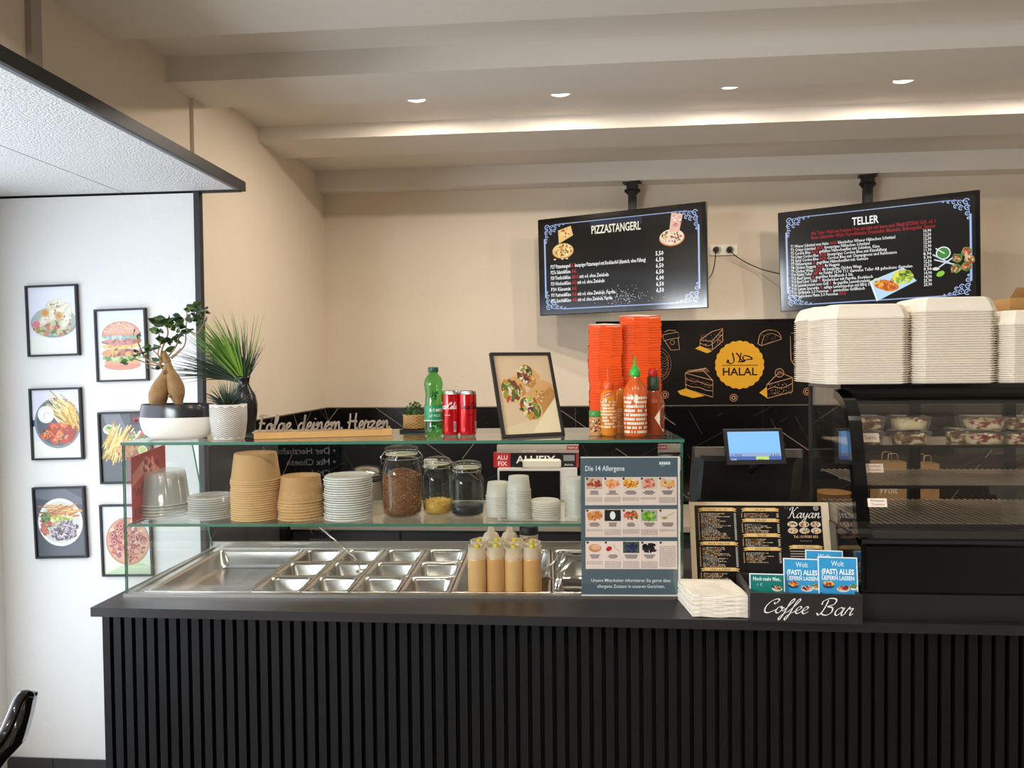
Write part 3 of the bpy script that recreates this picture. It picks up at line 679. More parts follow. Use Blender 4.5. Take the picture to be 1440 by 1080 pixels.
sauce('sauce_bottle','amber squeeze bottle with orange nozzle, standing behind between the badge bottle and the green-capped bottle',872,.20,513,9.5,m_or,(m_ocap,capA),shA,ring_label(.1,.36,'#e8d2ac',5))
shB=[(.82,0),(1,.02),(1,.50),(.92,.60),(.6,.68),(.38,.74),(.36,.76)]
capB=[(.40,.745),(.46,.76),(.46,.82),(.26,.86),(.12,.90),(.05,1.0)]
sauce('sauce_bottle','tall chilli sauce bottle with pointed green cap and white printed letters',893.5,.09,502,16.2,m_or2,(mat('bright_green_cap','#2fae3c',.4,coat=.2),capB),shB,ring_label(.05,.52,'#f2e3cf',8,dark=(0,.45,.006,.02,['#f6ead8'],30)))
shC=[(.85,0),(1,.02),(1,.48),(.9,.56),(.5,.63),(.42,.70),(.42,.88)]
def lx2(t,R_,H):
    P=Print(1,mapf=cyl(R_,.0012)); P.poly([(.0,.27*H),(R_*.45,.15*H),(R_*.9,.02*H+.006),(R_*1.5,.27*H),(R_*.9,.47*H),(R_*.45,.38*H)],'#efe6cf'); P.line([(.005,.27*H),(R_*.9,.09*H),(R_*1.42,.27*H),(R_*.9,.45*H),(.005,.27*H)],.0008,'#b5442c'); P.circ(R_*.75,.29*H,.0035,.0007,'#6e8a5a'); P.text('PEPPER',R_*.4,.20*H,.004,'#444444',res=1); P.build('label',t,m_glossp)
    MB().lathe([(R_*.52,.68*H),(R_*.54,.70*H),(R_*.54,.885*H),(R_*.5,.89*H)],n=20).build('neck_band',mat('dark_green_band','#1f3a24',.4),t)
sauce('sauce_bottle','brown hot sauce bottle with red cap, green neck band and diamond label',919,.14,522,15.5,m_brn,(mat('red_cap','#c01c1c',.35),[(.4,.89),(.42,.895),(.42,.985),(.38,1)]),shC,lx2)
p=cs(838,.13,ZTs); k=pxm(p)
t=thing('spice_tin','small patterned spice tin with green lid at the foot of the left carton stack','tin',tuple(p))
MB().lathe([(.020,0),(.021,.002),(.021,.058),(.020,.06)],n=28).build('body',mat('tan_tin','#c08a55',.5),t); MB().lathe([(.0205,.06),(.0215,.062),(.0215,.078),(.02,.08)],n=28).build('lid',mat('green_lid','#3f8f3c',.4),t)
P=Print(1,mapf=cyl(.021)); P.blobs(0,.03,.026,.025,['#e8d9b0','#7c2416','#d9a03a','#3c2a1a','#b9401c'],120,.0016,rng); P.build('label',t,m_glossp)
# ---- nested fries cartons
m_carton=mat('orange_carton','#f5560f',.42,noise=.05,nscale=30); m_carton2=mat('orange_carton_inside','#d04a14',.5,noise=.05); m_cin=mat('white_carton_inside','#efe0cf',.7,noise=.02)
def carton():
    mb=MB(); w0,w1,d0,d1,H=.082,.104,.050,.066,.100
    def ringp(w,d,z): return [(-w/2,-d/2,z),(-w*.22,-d/2-.004,z),(-w*.18,-d/2-.004,z),(w*.16,-d/2-.004,z),(w*.20,-d/2-.004,z),(w/2,-d/2,z),(w/2+.002,0,z),(w/2,d/2,z),(0,d/2+.004,z),(-w/2,d/2,z),(-w/2-.002,0,z)]
    tz=[1.0,.99,.93,.93,.99,1.0,.94,1.05,1.08,1.05,.94]
    b=ringp(w0,d0,0); m_=ringp((w0+w1)/2,(d0+d1)/2,H*.5)
    t_=[(x,y,H*z) for (x,y,_),z in zip(ringp(w1,d1,0),tz)]; t0_=[(x,y,z-.0042) for x,y,z in t_]; t1_=[(x*1.022,y*1.04,z-.0036) for x,y,z in t_]; t_=[(x*1.022,y*1.04,z) for x,y,z in t_]
    mb.rings([b,m_,t0_,t1_,t_],cap0=True,cap1=False)
    sh=lambda R:[(x*.985,y*.975,z) for x,y,z in R]
    mb.rings([sh(b),sh(m_),sh(t_)],cap0=False,cap1=False,m=1); return mb
for pxc,dl,nst,wd,nm in ((852,.22,30,46,'shorter left'),(901,.25,33,54,'taller right')):
    p=cs(pxc,dl,ZTs); k=pxm(p)
    t0=thing('fries_carton','','carton',tuple(p),CRZ,'orange cartons in the %s stack'%nm)
    o=carton().build('shell',[m_carton,m_carton2],t0); s_=wd*k/.108; o.scale=(s_,s_,s_)
    tot=(616-{852:463,901:452}[pxc])*k; dz=(tot-.105*s_)/(nst-1); r=random.Random(pxc)
    L_='orange fries carton in the %s nested stack, %%s'%nm; t0['label']=L_%ordl(nst,nst)
    for i in range(1,nst):
        q_=dup(t0,(p.x+r.uniform(-.0015,.0015)+(.0015*math.sin(i*.3)),p.y+r.uniform(-.0015,.0015),p.z+i*dz),CRZ+r.uniform(-.03,.03),label=L_%ordl(nst-i,nst))
        if i==nst-1:
            q0=q_.children[0]; q0.data=q0.data.copy(); q0.data.materials[1]=m_cin
# ---- standing photo of wraps in black frame
bl=cs(708,.06,ZTs); k=pxm(bl)
rv=Vector((.895,.44,0)).normalized(); uv_=Vector((-.157,.32,.934)); uv_=(uv_-rv*uv_.dot(rv)).normalized(); nv=rv.cross(uv_)
rv=(CM.to_3x3()@rv)
uv_=(CM.to_3x3()@uv_); nv=rv.cross(uv_); Rm=Matrix((rv,-nv,uv_)).transposed() if 0 else Matrix((rv,nv*-1,uv_)).transposed()
t=thing('standing_photo_frame','black-framed photo of halved wraps leaning on the glass shelf','photo frame',tuple(bl+Vector((0,0,.001))),rot=Rm.to_euler())
WF,HF=.218,.288
FRM=m_black
def frame_parts(t,W,H,b,dep,back=True,mf=None):
    mb=MB(); mb.box(0,W,-dep,0,0,b).box(0,W,-dep,0,H-b,H).box(0,b,-dep,0,b,H-b).box(W-b,W,-dep,0,b,H-b); mb.build('frame',mf or FRM,t)
# with local y pointing away from the viewer the frame sits between y=0 and y=dep
def frame2(t,W,H,b,dep,mf=None,glass=True,br=None):
    br=br or b
    mb=MB(); mb.box(0,W,0,dep,0,b).box(0,W,0,dep,H-b,H).box(0,b,0,dep,b,H-b).box(W-br,W,0,dep,b,H-b); mb.build('frame',mf or m_black,t)
    MB().box(b*.5,W-br*.5,dep*.55,dep*.95,b*.5,H-b*.5).build('backing',mat('backing_board','#6b5a48',.8),t)
frame2(t,WF,HF,.009,.014)
r=random.Random(21); P=Print(WF)
A_=HF/WF
P.rect(0.03,0.03,.97,A_-.03,'#dcc6a2'); P.poly([(.03,.03),(.97,.03),(.97,.55),(.6,.28),(.03,.14)],'#e2d2ac'); P.poly([(.5,.06),(.97,.06),(.97,.62),(.80,.45)],'#efe4c0')
def wrap(cx,cy,ex,ey,r0,ln,ang):
    a=math.cos(ang),math.sin(ang); nx,ny=-a[1],a[0]
    P.poly([(cx+nx*r0,cy+ny*r0),(cx+a[0]*ln+nx*r0*.75,cy+a[1]*ln+ny*r0*.75),(cx+a[0]*(ln+r0*.3),cy+a[1]*(ln+r0*.3)),(cx+a[0]*ln-nx*r0*.75,cy+a[1]*ln-ny*r0*.75),(cx-nx*r0,cy-ny*r0)],'#d9ad6c')
    P.poly([(cx+nx*r0*.2,cy+ny*r0*.2),(cx+a[0]*ln,cy+a[1]*ln),(cx+a[0]*ln-nx*r0*.75,cy+a[1]*ln-ny*r0*.75),(cx-nx*r0,cy-ny*r0)],'#c08f4f')
    P.blobs(cx+a[0]*ln*.6,cy+a[1]*ln*.6,r0*.5,r0*.5,['#a8743a','#e8c88c','#99642c'],12,.012,r)
    P.ell(cx,cy,r0*.78,r0*1.02,'#e3bf80',24,ang); P.ell(cx,cy,r0*.68,r0*.9,'#5e5a2c',20,ang)
    P.blobs(cx,cy,r0*.6,r0*.8,['#4f7a2a','#86a53c','#c8452a','#e8d8b0','#7b3f2a','#d98a3a','#e9e3cc','#5c2f38','#a8c05a'],70,r0*.13,r,el=2.0)
wrap(.52,.98,0,0,.17,.22,-.7); wrap(.25,.72,0,0,.2,.2,.5); wrap(.52,.44,0,0,.21,.50,.72)
P.build('photo',t,m_print,loc=(0,.0068,0))
P0=CM@Vector((0,0,0))
MB().box(.07,.13,.0145,.0165,.03,.2).build('strut',m_black,t)
st_=t.children
# ---------------- middle shelf ----------------
def stack(proto,n,dz,label,toplabel,group,jit=.0006,lean=(0,0),seed=1,rotj=0,first_label=None):
    r=random.Random(seed); L0=proto.location.copy(); rz0=proto.rotation_euler.z
    proto['label']=label+', lowest'; proto['group']=group
    for i in range(1,n):
        dup(proto,(L0.x+r.gauss(0,jit)+lean[0]*i,L0.y+r.gauss(0,jit)+lean[1]*i,L0.z+i*dz),rz0+r.uniform(-rotj,rotj),label=(toplabel if i==n-1 else label+', '+ordl(n-i,n)))
def bowl(px,dl,wpx,toph,ytop,ybot_n,label,top,group,seed):
    p=cs(px,dl,ZMs); k=pxm(p); R_=wpx*k/2; H=toph*k; n,pit=ybot_n
    t=thing('paper_bowl',label,'bowl',tuple(p))
    MB().lathe([(R_*.985,.004),(R_*.84,H-.004),(R_*.82,H),(R_*.79,H),(R_*.79,H-.004)],n=36,cap0=False,cap1=True).build('bowl',m_kraft,t)
    MB().lathe([(R_*.97,.0),(R_,.0005),(R_*1.012,.0022),(R_*1.0,.004),(R_*.975,.0042)],n=36,cap0=False,cap1=False).build('rim',m_kraft2,t)
    stack(t,n,pit*k,label,top,group,seed=seed)
bowl(361,.10,68,38,645,(18,3.15),'paper bowl in the tall brown stack','topmost upside-down bowl of the tall brown stack','paper bowls in the tall stack',1)
bowl(423.5,.10,63,35,677,(7,4.1),'paper bowl in the short brown stack','topmost upside-down bowl of the short brown stack','paper bowls in the short stack',2)
def lidm(mb,R_,h=.006,n=40,rib=0):
    mb.lathe([(R_*.2,h*.55),(R_*.78,h*.6),(R_*.84,h),(R_*.93,h),(R_*.96,h*.3),(R_,0)],n=n,cap0=True,cap1=False); return mb
m_lid=glassmat('frosted_white_lid',(.9,.9,.88),rough=.2,milky=.62,milkcol=(.90,.89,.85))
p=cs(490,.11,ZMs); k=pxm(p); R_=33.5*k
t=thing('bowl_lid','','lid',tuple(p),0); lidm(MB(),R_,.0065).build('disc',m_lid,t); MB().lathe([(R_,0),(R_*1.01,.0015),(R_*.985,.003)],n=40,cap0=False,cap1=False).build('lip',m_plast,t)
stack(t,19,3.15*k,'white plastic lid in the stack beside the grain jar','topmost white lid of the stack beside the big grain jar','white lids beside the big jar',jit=.0012,lean=(.00012,0),seed=3)
p=cs(297,.12,ZMs); k=pxm(p); R_=30*k
t=thing('round_lid','','lid',tuple(p),0); lidm(MB(),R_,.006).build('disc',m_clear,t); MB().lathe([(R_,0),(R_*1.01,.0015),(R_*.985,.003)],n=40,cap0=False,cap1=False).build('lip',m_milky,t)
stack(t,10,3.1*k,'clear lid in the low stack left of the bowls','topmost clear lid of the low stack left of the brown bowls','clear lids left of the brown bowls',jit=.0015,seed=4)
# ribbed clear tubs
p=cs(232,.15,ZMs); k=pxm(p); R0=34*k; R1=28*k; H=46*k
t=thing('clear_tub','','plastic tub',tuple(p),0)
def ribbed(R0,R1,H,n=72):
    mb=MB(); R=[]
    for z,r in ((0,R0),(.004,R0),(.006,R0*.96),(.94*H,R1),(H,R1*.96)):
        R.append([((r*(1+(.012 if (i%4<2 and .006<z<.95*H or i%4<2 and z==.006) else 0)))*math.cos(2*PI*i/n),(r*(1+(.012 if (i%4<2 and z>=.006) else 0)))*math.sin(2*PI*i/n),z) for i in range(n)])
    return mb.rings(R,cap0=False,cap1=True,smooth=True)
ribbed(R0,R1,H).build('tub',m_clear,t); MB().lathe([(R0,0),(R0*1.05,.001),(R0*1.05,.003),(R0,.004)],n=48,cap0=False,cap1=False).build('rim',m_milky,t)
stack(t,5,4.2*k,'ribbed clear tub nested beside the red sheet','topmost upside-down ribbed clear tub beside the red sheet','clear tubs beside the red sheet',seed=5)
# clip jars
def jar(px,dl,rpx,ytop,lab,fill,seed):
    p=cs(px,dl,ZMs); k=pxm(p); H=(734-ytop)*k; R_=rpx*k
    t=thing('clip_jar',lab,'jar',tuple(p),.3*seed)
    MB().lathe([(R_*.6,.002),(R_*.85,0),(R_*.97,.05*H),(R_,.15*H),(R_,.60*H),(R_*.93,.70*H),(R_*.76,.78*H),(R_*.72,.80*H),(R_*.72,.86*H)],n=40,cap1=False).build('glass_body',m_glass2,t)
    MB().lathe([(R_*.80,.86*H),(R_*.80,.875*H)],n=36).build('rubber_ring',mat('pale_rubber_ring','#d9c9a4',.6),t)
    MB().lathe([(R_*.82,.876*H),(R_*.83,.93*H),(R_*.78,.965*H),(R_*.5,.985*H),(R_*.1,1.0*H)],n=36,cap0=True).build('glass_lid',m_glass2,t)
    mb=MB(); mb.tube([(R_*.845*math.cos(a),R_*.845*math.sin(a),.90*H) for a in [2*PI*i/32 for i in range(32)]],.0012,6,closed=True)
    mb.tube([(R_*.76*math.cos(a),R_*.76*math.sin(a),.80*H) for a in [2*PI*i/32 for i in range(32)]],.0012,6,closed=True)
    for s_ in (1,-1):
        mb.tube([(s_*R_*.84,-.008,.90*H),(s_*R_*1.02,-.01,.84*H),(s_*R_*1.0,-.006,.72*H),(s_*R_*.78,-.004,.79*H)],.0011,6); mb.tube([(s_*R_*.84,.008,.90*H),(s_*R_*1.06,.004,.82*H),(s_*R_*.8,.004,.79*H)],.0011,6)
    mb.build('wire_clip',m_chrome,t)['kind']='stuff'
    r=random.Random(seed); fh,cols,sz,shape=fill; mb=MB(); Rf=R_*.94
    mb.lathe([(Rf*.5,.004),(Rf*.85,.004),(Rf*.97,.05*H),(Rf,.14*H),(Rf,fh*H*.82),(Rf*.55,fh*H*.97),(Rf*.1,fh*H)],n=24,m=0)
    for i in range((1500 if fh>.5 else 700) if sz<.004 else 70):
        a=r.uniform(0,2*PI); z=r.uniform(.03,fh*.9)*H; rr=Rf*(1.0 if z>.1*H else .95); 
        if r.random()<.3: rr=Rf*math.sqrt(r.random())*.98; z=fh*H*(1-.16*(rr/Rf)**2)
        c=Vector((rr*math.cos(a),rr*math.sin(a),z)); d=Vector((r.gauss(0,1),r.gauss(0,1),r.gauss(0,1))).normalized()*sz; e=d.orthogonal().normalized()*sz*.6; g=d.cross(e).normalized()*sz*.6
        c2=Vector((c.x*(1.0 if sz<.004 else .97),c.y*(1.0 if sz<.004 else .97),c.z))
        mb.add([c2-d,c2+e,c2-e,c2+g,c2-g,c2+d],[(0,1,3),(0,3,2),(0,2,4),(0,4,1),(5,3,1),(5,2,3),(5,4,2),(5,1,4)],m=r.randrange(len(cols)))
    o=mb.build('contents',cols,t); o['kind']='stuff'
g1=[mat('grain_brown','#7a4520',.6,noise=.6,nscale=260),mat('grain_gold','#d89a44',.6,noise=.3,nscale=300),mat('grain_dark','#43240f',.6,noise=.3,nscale=300),mat('grain_tan','#b87838',.6,noise=.3,nscale=300)]
jar(566,.14,28,635,'largest clip-top glass jar, two thirds full of brown grain',(.66,g1,.0028,0),1)
jar(616.5,.17,21.5,654,'middle clip-top glass jar with a little yellow pasta at the bottom',(.26,[mat('pasta_yellow','#cf9a3a',.55),mat('pasta_light','#e2bd6c',.55)],.006,0),2)
jar(657.5,.14,23.5,657,'right clip-top glass jar with black seeds at the bottom',(.22,[mat('black_seed','#0b0c10',.5),mat('dark_seed','#15161b',.5)],.002,0),3)
# portion cups and lids
def cups(px,dl,w,ytop,n,lab,group,seed,hc=20):
    p=cs(px,dl,ZMs); k=pxm(p); R_=w*k/2; H=hc*k
    t=thing('portion_cup','','portion cup',tuple(p))
    MB().lathe([(R_*.93,.0022),(R_*.80,H),(R_*.2,H)],n=26,cap0=False,cap1=True).build('cup',m_milky,t); MB().lathe([(R_*.93,0),(R_,.0004),(R_,.0018),(R_*.93,.0026)],n=26,cap0=False,cap1=False).build('rim',m_milky,t)
    stack(t,n,(737-ytop-hc)*k/(n-1),lab,'topmost cup: '+lab,group,seed=seed,jit=.0004)
cups(701,.13,36,690,9,'milky cup in the stack by the seed jar','portion cups, left stack',6)
cups(730,.10,35,679,13,'milky cup in the tallest stack before the microwave','portion cups, tallest stack',7)
cups(812,.11,36,682,12,'milky cup in the stack by the allergen sign','portion cups, stack by the sign',8)
p=cs(768,.10,ZMs); k=pxm(p); t=thing('cup_lid','','lid',tuple(p)); lidm(MB(),20.5*k,.005,n=28).build('disc',m_milky,t); MB().lathe([(20.5*k,0),(20.9*k,.0015),(20.3*k,.003)],n=28,cap0=False,cap1=False).build('lip',m_milky,t)
stack(t,8,3.2*k,'small milky lid in the stack between the cups','topmost small milky lid between the portion cups','cup lids between the portion cups',jit=.001,seed=9)
# red promotional sheet on the left side pane
t=thing('red_sheet','red printed sheet leaning against the left glass pane behind the tubs','sheet',tuple(CM@Vector((.012,.02,ZM+.001))),CRZ)
MB().add([(0,0,0),(.0012,0,0),(0,.21,0),(.0012,.21,0),(0,0,.205),(.0012,0,.205),(0,.21,.225),(.0012,.21,.225)],[(0,1,5,4),(2,6,7,3),(0,4,6,2),(1,3,7,5),(4,5,7,6),(0,2,3,1)]).build('sheet',mat('red_paper','#b8363a',.6),t)
P=Print(1,mapf=lambda u,v,h:(.0014+h,u,v)); P.rect(.004,.004,.206,.2,'#bb3a3f'); P.poly([(.004,.15),(.09,.2),(.2,.13),(.2,.11),(.1,.16),(.004,.11)],'#d9837a'); P.blobs(.12,.17,.07,.02,['#8e2430','#e2a08c'],16,.008,rng)
P.script('c-dina',.05,.105,.013,.12,'#241416',.003); P.text('Wir',.012,.075,.045,'#4a2a2c'); P.text('ges',.012,.02,.045,'#4a2a2c'); P.text('sucht',.10,.045,.03,'#4a2a2c'); P.build('print',t,m_print)
# ---------------- squeeze bottles in the pan ----------------
m_mayo=[mat('cream_sauce','#dfae6e',.3,noise=.06,nscale=20,coat=.3),mat('cream_sauce_dark','#d39c58',.3,noise=.06,nscale=20,coat=.3)]
m_film=glassmat('cling_film',(.93,.93,.9),rough=.15,milky=.66,milkcol=(.95,.86,.70)); m_ytip=mat('yellow_tip','#d8c02c',.5)
zb=-.058
def squeeze(px,dl,ytop,r,lab,mi,seed):
    p=cs(px,dl,zb,py=800); k=pxm(p)
    zt=at(px,ytop,y=p.y).z-CT; H=zt-zb; R_=r*k; rr=random.Random(seed)
    t=thing('squeeze_bottle',lab,'sauce bottle',tuple(p),rr.uniform(0,6))
    MB().lathe([(R_*.85,0),(R_,.006),(R_,.78*H),(R_*1.01,.79*H),(R_*.97,.80*H),(R_*.93,.86*H),(R_*.75,.91*H),(R_*.3,.93*H)],n=26).build('body',m_mayo[mi],t)
    MB().lathe([(R_*.34,.91*H),(R_*.33,.95*H),(R_*.28,1.0*H),(R_*.26,1.01*H)],n=10).build('nozzle',m_ytip,t)
    mb=MB(); n=22; R=[]
    for f,z in ((.98,.80),(1.02,.87),(.90,.93),(1.02,.99)):
        R.append([(R_*f*(1+rr.uniform(-.07,.07))*math.cos(2*PI*i/n),R_*f*(1+rr.uniform(-.07,.07))*math.sin(2*PI*i/n),H*(z+rr.uniform(-.012,.012))) for i in range(n)])
    mb.rings(R,cap0=False,cap1=False,smooth=True).build('film_cover',m_film,t)
for i,(px,yt) in enumerate(((671,766),(697.5,765),(722.5,767),(748.5,766))): squeeze(px,.058,yt,13.2,['leftmost','second','third','rightmost'][i]+' cream sauce squeeze bottle in the front row of the pan',i%2,i)
for i,(px,yt) in enumerate(((674,758),(699,757),(724,758),(748,760))): squeeze(px,.115,yt,12.6,['leftmost','second','third','rightmost'][i]+' squeeze bottle in the second row, only its wrapped top showing',(i+1)%2,i+9)
for px,lab,oc in ((691,'white squeeze bottle with orange print, back row left, under the glass shelf','#d98a4c'),(717,'milky tall squeeze bottle in the back row, second from left','#e8c9a0')):
    p=cs(px,.24,zb,py=790); k=pxm(p); t=thing('squeeze_bottle',lab,'sauce bottle',tuple(p)); R_=12.8*k; H=.235
    MB().lathe([(R_*.85,0),(R_,.006),(R_,.78*H),(R_*.7,.86*H),(R_*.4,.88*H),(R_*.2,H)],n=28).build('body',mat('pale_cream_plastic','#e9d6bb',.35),t)
    P=Print(1,mapf=cyl(R_)); P.blobs(0,.68*H,.014,.025,[oc,'#f6efe2',oc,'#b35a2c'],30,.004,rng); P.build('label',t,m_glossp)
p=cs(744,.26,zb,py=790); k=pxm(p); R_=13*k
t=thing('spice_shaker','printed spice shaker with black lid behind the squeeze bottles','shaker',tuple(p)); MB().lathe([(R_*.95,0),(R_,.003),(R_,.192),(R_*.96,.195)],n=28).build('body',mat('printed_cream','#dcc8ac',.45),t); MB().lathe([(R_,.195),(R_*1.02,.197),(R_*1.0,.222),(R_*.9,.225)],n=28).build('lid',m_black,t)
P=Print(1,mapf=cyl(R_)); P.blobs(0,.14,.026,.05,['#8a2a1c','#4a5a24','#efe2cc','#c2552c','#3c2a20'],60,.004,rng); P.build('label',t,m_glossp)
# ladle bowl, tongs, insert
p=cs(768,.16,-.03,py=805)
t=thing('steel_ladle','round steel ladle leaning beside the squeeze bottles','ladle',tuple(p),CRZ)
mb=MB(); mb.T=Matrix.Rotation(math.radians(68),4,'X'); mb.lathe([(.001,-.022),(.022,-.018),(.036,-.006),(.040,.006),(.038,.006),(.034,-.005),(.020,-.016),(.001,-.020)],n=28,sy=1.2,cap0=False,cap1=False); mb.build('bowl',m_chrome,t)
MB().tube([(0,.0,.045),(.012,.03,.075),(.06,.11,.105)],.004,8,flat=.5).build('handle',m_steel,t)
t=thing('serving_tongs','steel serving tongs lying across the right pan rim','tongs',tuple(cs(782,.05,.006,py=820)),CRZ)
for nm,s_ in (('arm',0),('arm',1)): MB().tube([(.0+s_*.006,-.02,.002),(.006+s_*.01,.02,.05+.0*s_),(.030+s_*.02,.10,.088-.018*s_),(.11+s_*.02,.20,.062-.03*s_)],[.006,.008,.009,.006],8,flat=.35).build(nm,m_chrome if s_==0 else m_steel,t)
MB().tube([(.108,.195,.064),(.128,.205,.034)],.006,8).build('joint',m_steel,t)
pz=cs(815,.10,-.09,py=820); t=thing('steel_insert','small steel tub standing in the right pan behind the tongs','steel tub',tuple(pz),CRZ)
MB().rings([[(a*w_,b*w_*.8,z) for a,b in ((-1,-1),(1,-1),(1,1),(-1,1))] for w_,z in ((.04,0),(.052,.108),(.056,.110),(.050,.108),(.039,.003))],cap0=True,cap1=True).build('tub',m_steel,t)
a=at(450,741,y=2.52); b=at(503,788,y=2.50)
t=thing('serving_spoon','long-handled steel spoon leaning out of a small pan','spoon',tuple(b-Vector((0,0,.04))),0)
o=MB().tube([b-Vector((-.008,0,.03)),b,a+(b-a)*.4,a],[.006,.005,.0055,.007],8,flat=.4); o.build('handle',m_steel,t,world=True)
mb=MB(); mb.T=Matrix.Translation((.014,0,.0)); mb.lathe([(.001,-.008),(.016,-.004),(.020,.004),(.016,-.002),(.001,-.006)],n=16,sy=1.3,cap0=False,cap1=False); mb.build('bowl',m_steel,t)
# ---------------- back counter behind the case ----------------
WZ=.95
bc=thing('back_counter','long back counter with pale worktop under the black tiles','counter',(XL+.02,4.15,0))
MB().box(XL+.02,3.6,4.13,4.80,WZ-.03,WZ).build('worktop',mat('pale_beige_worktop','#a89c8c',.4,noise=.08,nscale=20),bc,world=True)
MB().box(XL+.02,3.6,4.17,4.80,.0,WZ-.031).build('body',mat('dark_grey_cabinet','#2b2b2e',.4),bc,world=True)
for i in range(8): MB().box(XL+.03+i*.64,XL+.655+i*.64,4.150,4.169,.08,WZ-.05).build('door',mat('dark_grey_door','#323236',.35),bc,world=True)
# microwave
p=at(700,700,y=4.22); p2=at(812,700,y=4.22); t=thing('microwave','white microwave oven with black door and two round knobs on the back counter','microwave',(p.x,4.22,WZ))
Wm=p2.x-p.x; Hm=at(740,659,y=4.22).z-WZ; xd=(788-700)/112*Wm
MB().bbox(0,Wm,.02,.36,.01,Hm,.004).build('body',m_plast,t); MB().box(0,Wm,0,.02,.01,Hm).build('front_panel',m_plast,t)
MB().box(.012,xd,-.008,-.0002,.022,Hm-.012).build('door',m_blackg,t)
for z in (.62,.30): MB().lathe([(.020,0),(.020,.006),(.015,.016),(.013,.018)],n=24).build('knob',m_steel2,t); o=COL.objects[-1]; o.rotation_euler=(PI/2,0,0); o.location=((xd+Wm)/2,0,Hm*z)
MB().box(.02,Wm-.02,.03,.34,0,.01).build('feet',m_black,t)
# foil roll cartons on the microwave
q0=at(694,650,y=4.27); q1=at(814,650,y=4.27); BW=q1.x-q0.x; Zm=WZ+Hm+.0005; BH=at(700,637,y=4.27).z-Zm
t=thing('foil_carton','long red and black foil roll carton with white lettering on the microwave','box',(q0.x,4.27,Zm)); MB().box(0,BW,0,.08,0,BH).build('carton',mat('foil_red','#a8242a',.5),t)
P=Print(1); P.rect(.0,0,.20*BW,BH,'#b3262c'); P.rect(.2*BW,0,.80*BW,BH,'#16161a'); P.rect(.80*BW,0,.97*BW,BH,'#26272c'); P.rect(.82*BW,BH*.45,.95*BW,BH*.85,'#8d9296')
P.rect(.03*BW,.06*BH,.18*BW,.94*BH,'#c42d32'); P.text('ALU',.045*BW,.54*BH,.42*BH,'#f2e9e4',bold=.02,width=.12*BW); P.text('FIX',.05*BW,.12*BH,.42*BH,'#f2e9e4',bold=.02,width=.11*BW); P.text('ALUFIX',.27*BW,.30*BH,.72*BH,'#ece9e4',bold=.02,width=.46*BW); P.text('Alufolie',.83*BW,.12*BH,.2*BH,'#e8e8e8',res=1)
P.build('print',t,m_glossp,loc=(0,-.0004,0))
t=thing('foil_carton','flat pale grey roll carton lying on top of the red and black one','box',(q0.x+.02,4.275,Zm+BH+.0005)); BH2=.042; MB().box(0,BW*.96,0,.07,0,BH2).build('carton',mat('pale_grey_carton','#a79d90',.6),t)
P=Print(1); P.rect(0,BH2*.55,BW*.96,BH2,'#b6ada0'); P.rect(BW*.82,BH2*.4,BW*.96,BH2,'#a8272c'); P.text('FRAPACK',BW*.83,BH2*.55,BH2*.4,'#efe6e0',width=BW*.12); P.text('BACKPAPIER',BW*.30,BH2*.12,BH2*.35,'#e9e4da'); P.build('print',t,m_print,loc=(0,-.0004,0))
p=at(735,650,y=4.235); p2=at(789,650,y=4.235)
t=thing('napkin_pack','white wrapped pack lying on the front edge of the microwave top','pack',(p.x,4.235,Zm)); w_=p2.x-p.x
MB().bbox(0,w_,-.012,.03,0,.052,.01).build('pack',m_foam,t)
# pot with lid
p=at(515,700,y=4.45); k=pxm(p)
t=thing('steel_pot','steel canister with shiny domed lid on the back counter','pot',(p.x,4.45,WZ)); R_=24*k
MB().lathe([(R_,0),(R_,.20),(R_*1.02,.205)],n=32,cap1=False).build('body',m_steel2,t); MB().lathe([(R_*1.0,.206),(R_*1.06,.208),(R_*1.06,.232),(R_*1.0,.236)],n=32).build('band',m_black,t); MB().lathe([(R_*1.02,.237),(R_*.98,.262),(R_*.8,.285),(R_*.4,.298),(R_*.08,.30)],n=32).build('lid',m_steel,t)
p=at(605,652,y=YB-.05); t=thing('wall_charger','small white adapter plugged in above the back counter','adapter',(p.x,YB-.0125,p.z)); MB().bbox(-.045,.045,-.035,0,-.03,.03,.006).build('body',m_plast,t); MB().lathe([(.006,0),(.006,.003)],n=10).build('light',m_black,t)
o=COL.objects[-1]; o.rotation_euler=(PI/2,0,0); o.location=(-.01,-.035,-.01)
# paper bags and small goods right of the till
m_bagk=mat('bag_kraft','#a8865c',.75,noise=.08,nscale=40)
def bag(px0,px1,ytop,yh,lab,txt=None):
    a=at(px0,700,y=4.30); b=at(px1,700,y=4.30); w_=b.x-a.x; H=at((px0+px1)/2,ytop,y=4.30).z-WZ; Hh=at((px0+px1)/2,yh,y=4.30).z-WZ-H
    t=thing('paper_bag',lab,'bag',(a.x,4.30,WZ)); MB().rings([[(x,y,z) for x,y in ((0,0),(w_,0),(w_,.10),(w_*.97,.05),(w_,.1),(0,.1),(.003,.05))] for z in (0,H)],cap1=False).build('body',m_bagk,t)
    for y in (.01,.09): MB().tube([(w_*.36,y,H-.01),(w_*.38,y,H+Hh*.9),(w_*.45,y,H+Hh),(w_*.62,y,H+Hh),(w_*.67,y,H+Hh*.9),(w_*.69,y,H-.01)],.004,6,flat=.4).build('handle',m_kraft2,t)
    if txt: P=Print(1); P.text(txt,.03*w_,.16,.07,'#e6ddca',bold=.015,slant=.25,width=w_*.62); P.build('print',t,m_print,loc=(0,-.0004,0))
bag(1234,1277,650,638,'brown paper bag with white brush lettering and twisted handles, left one','Wolt')
bag(1288,1321,652,641,'brown paper bag with twisted handles, right one, behind the middle cabinet post')
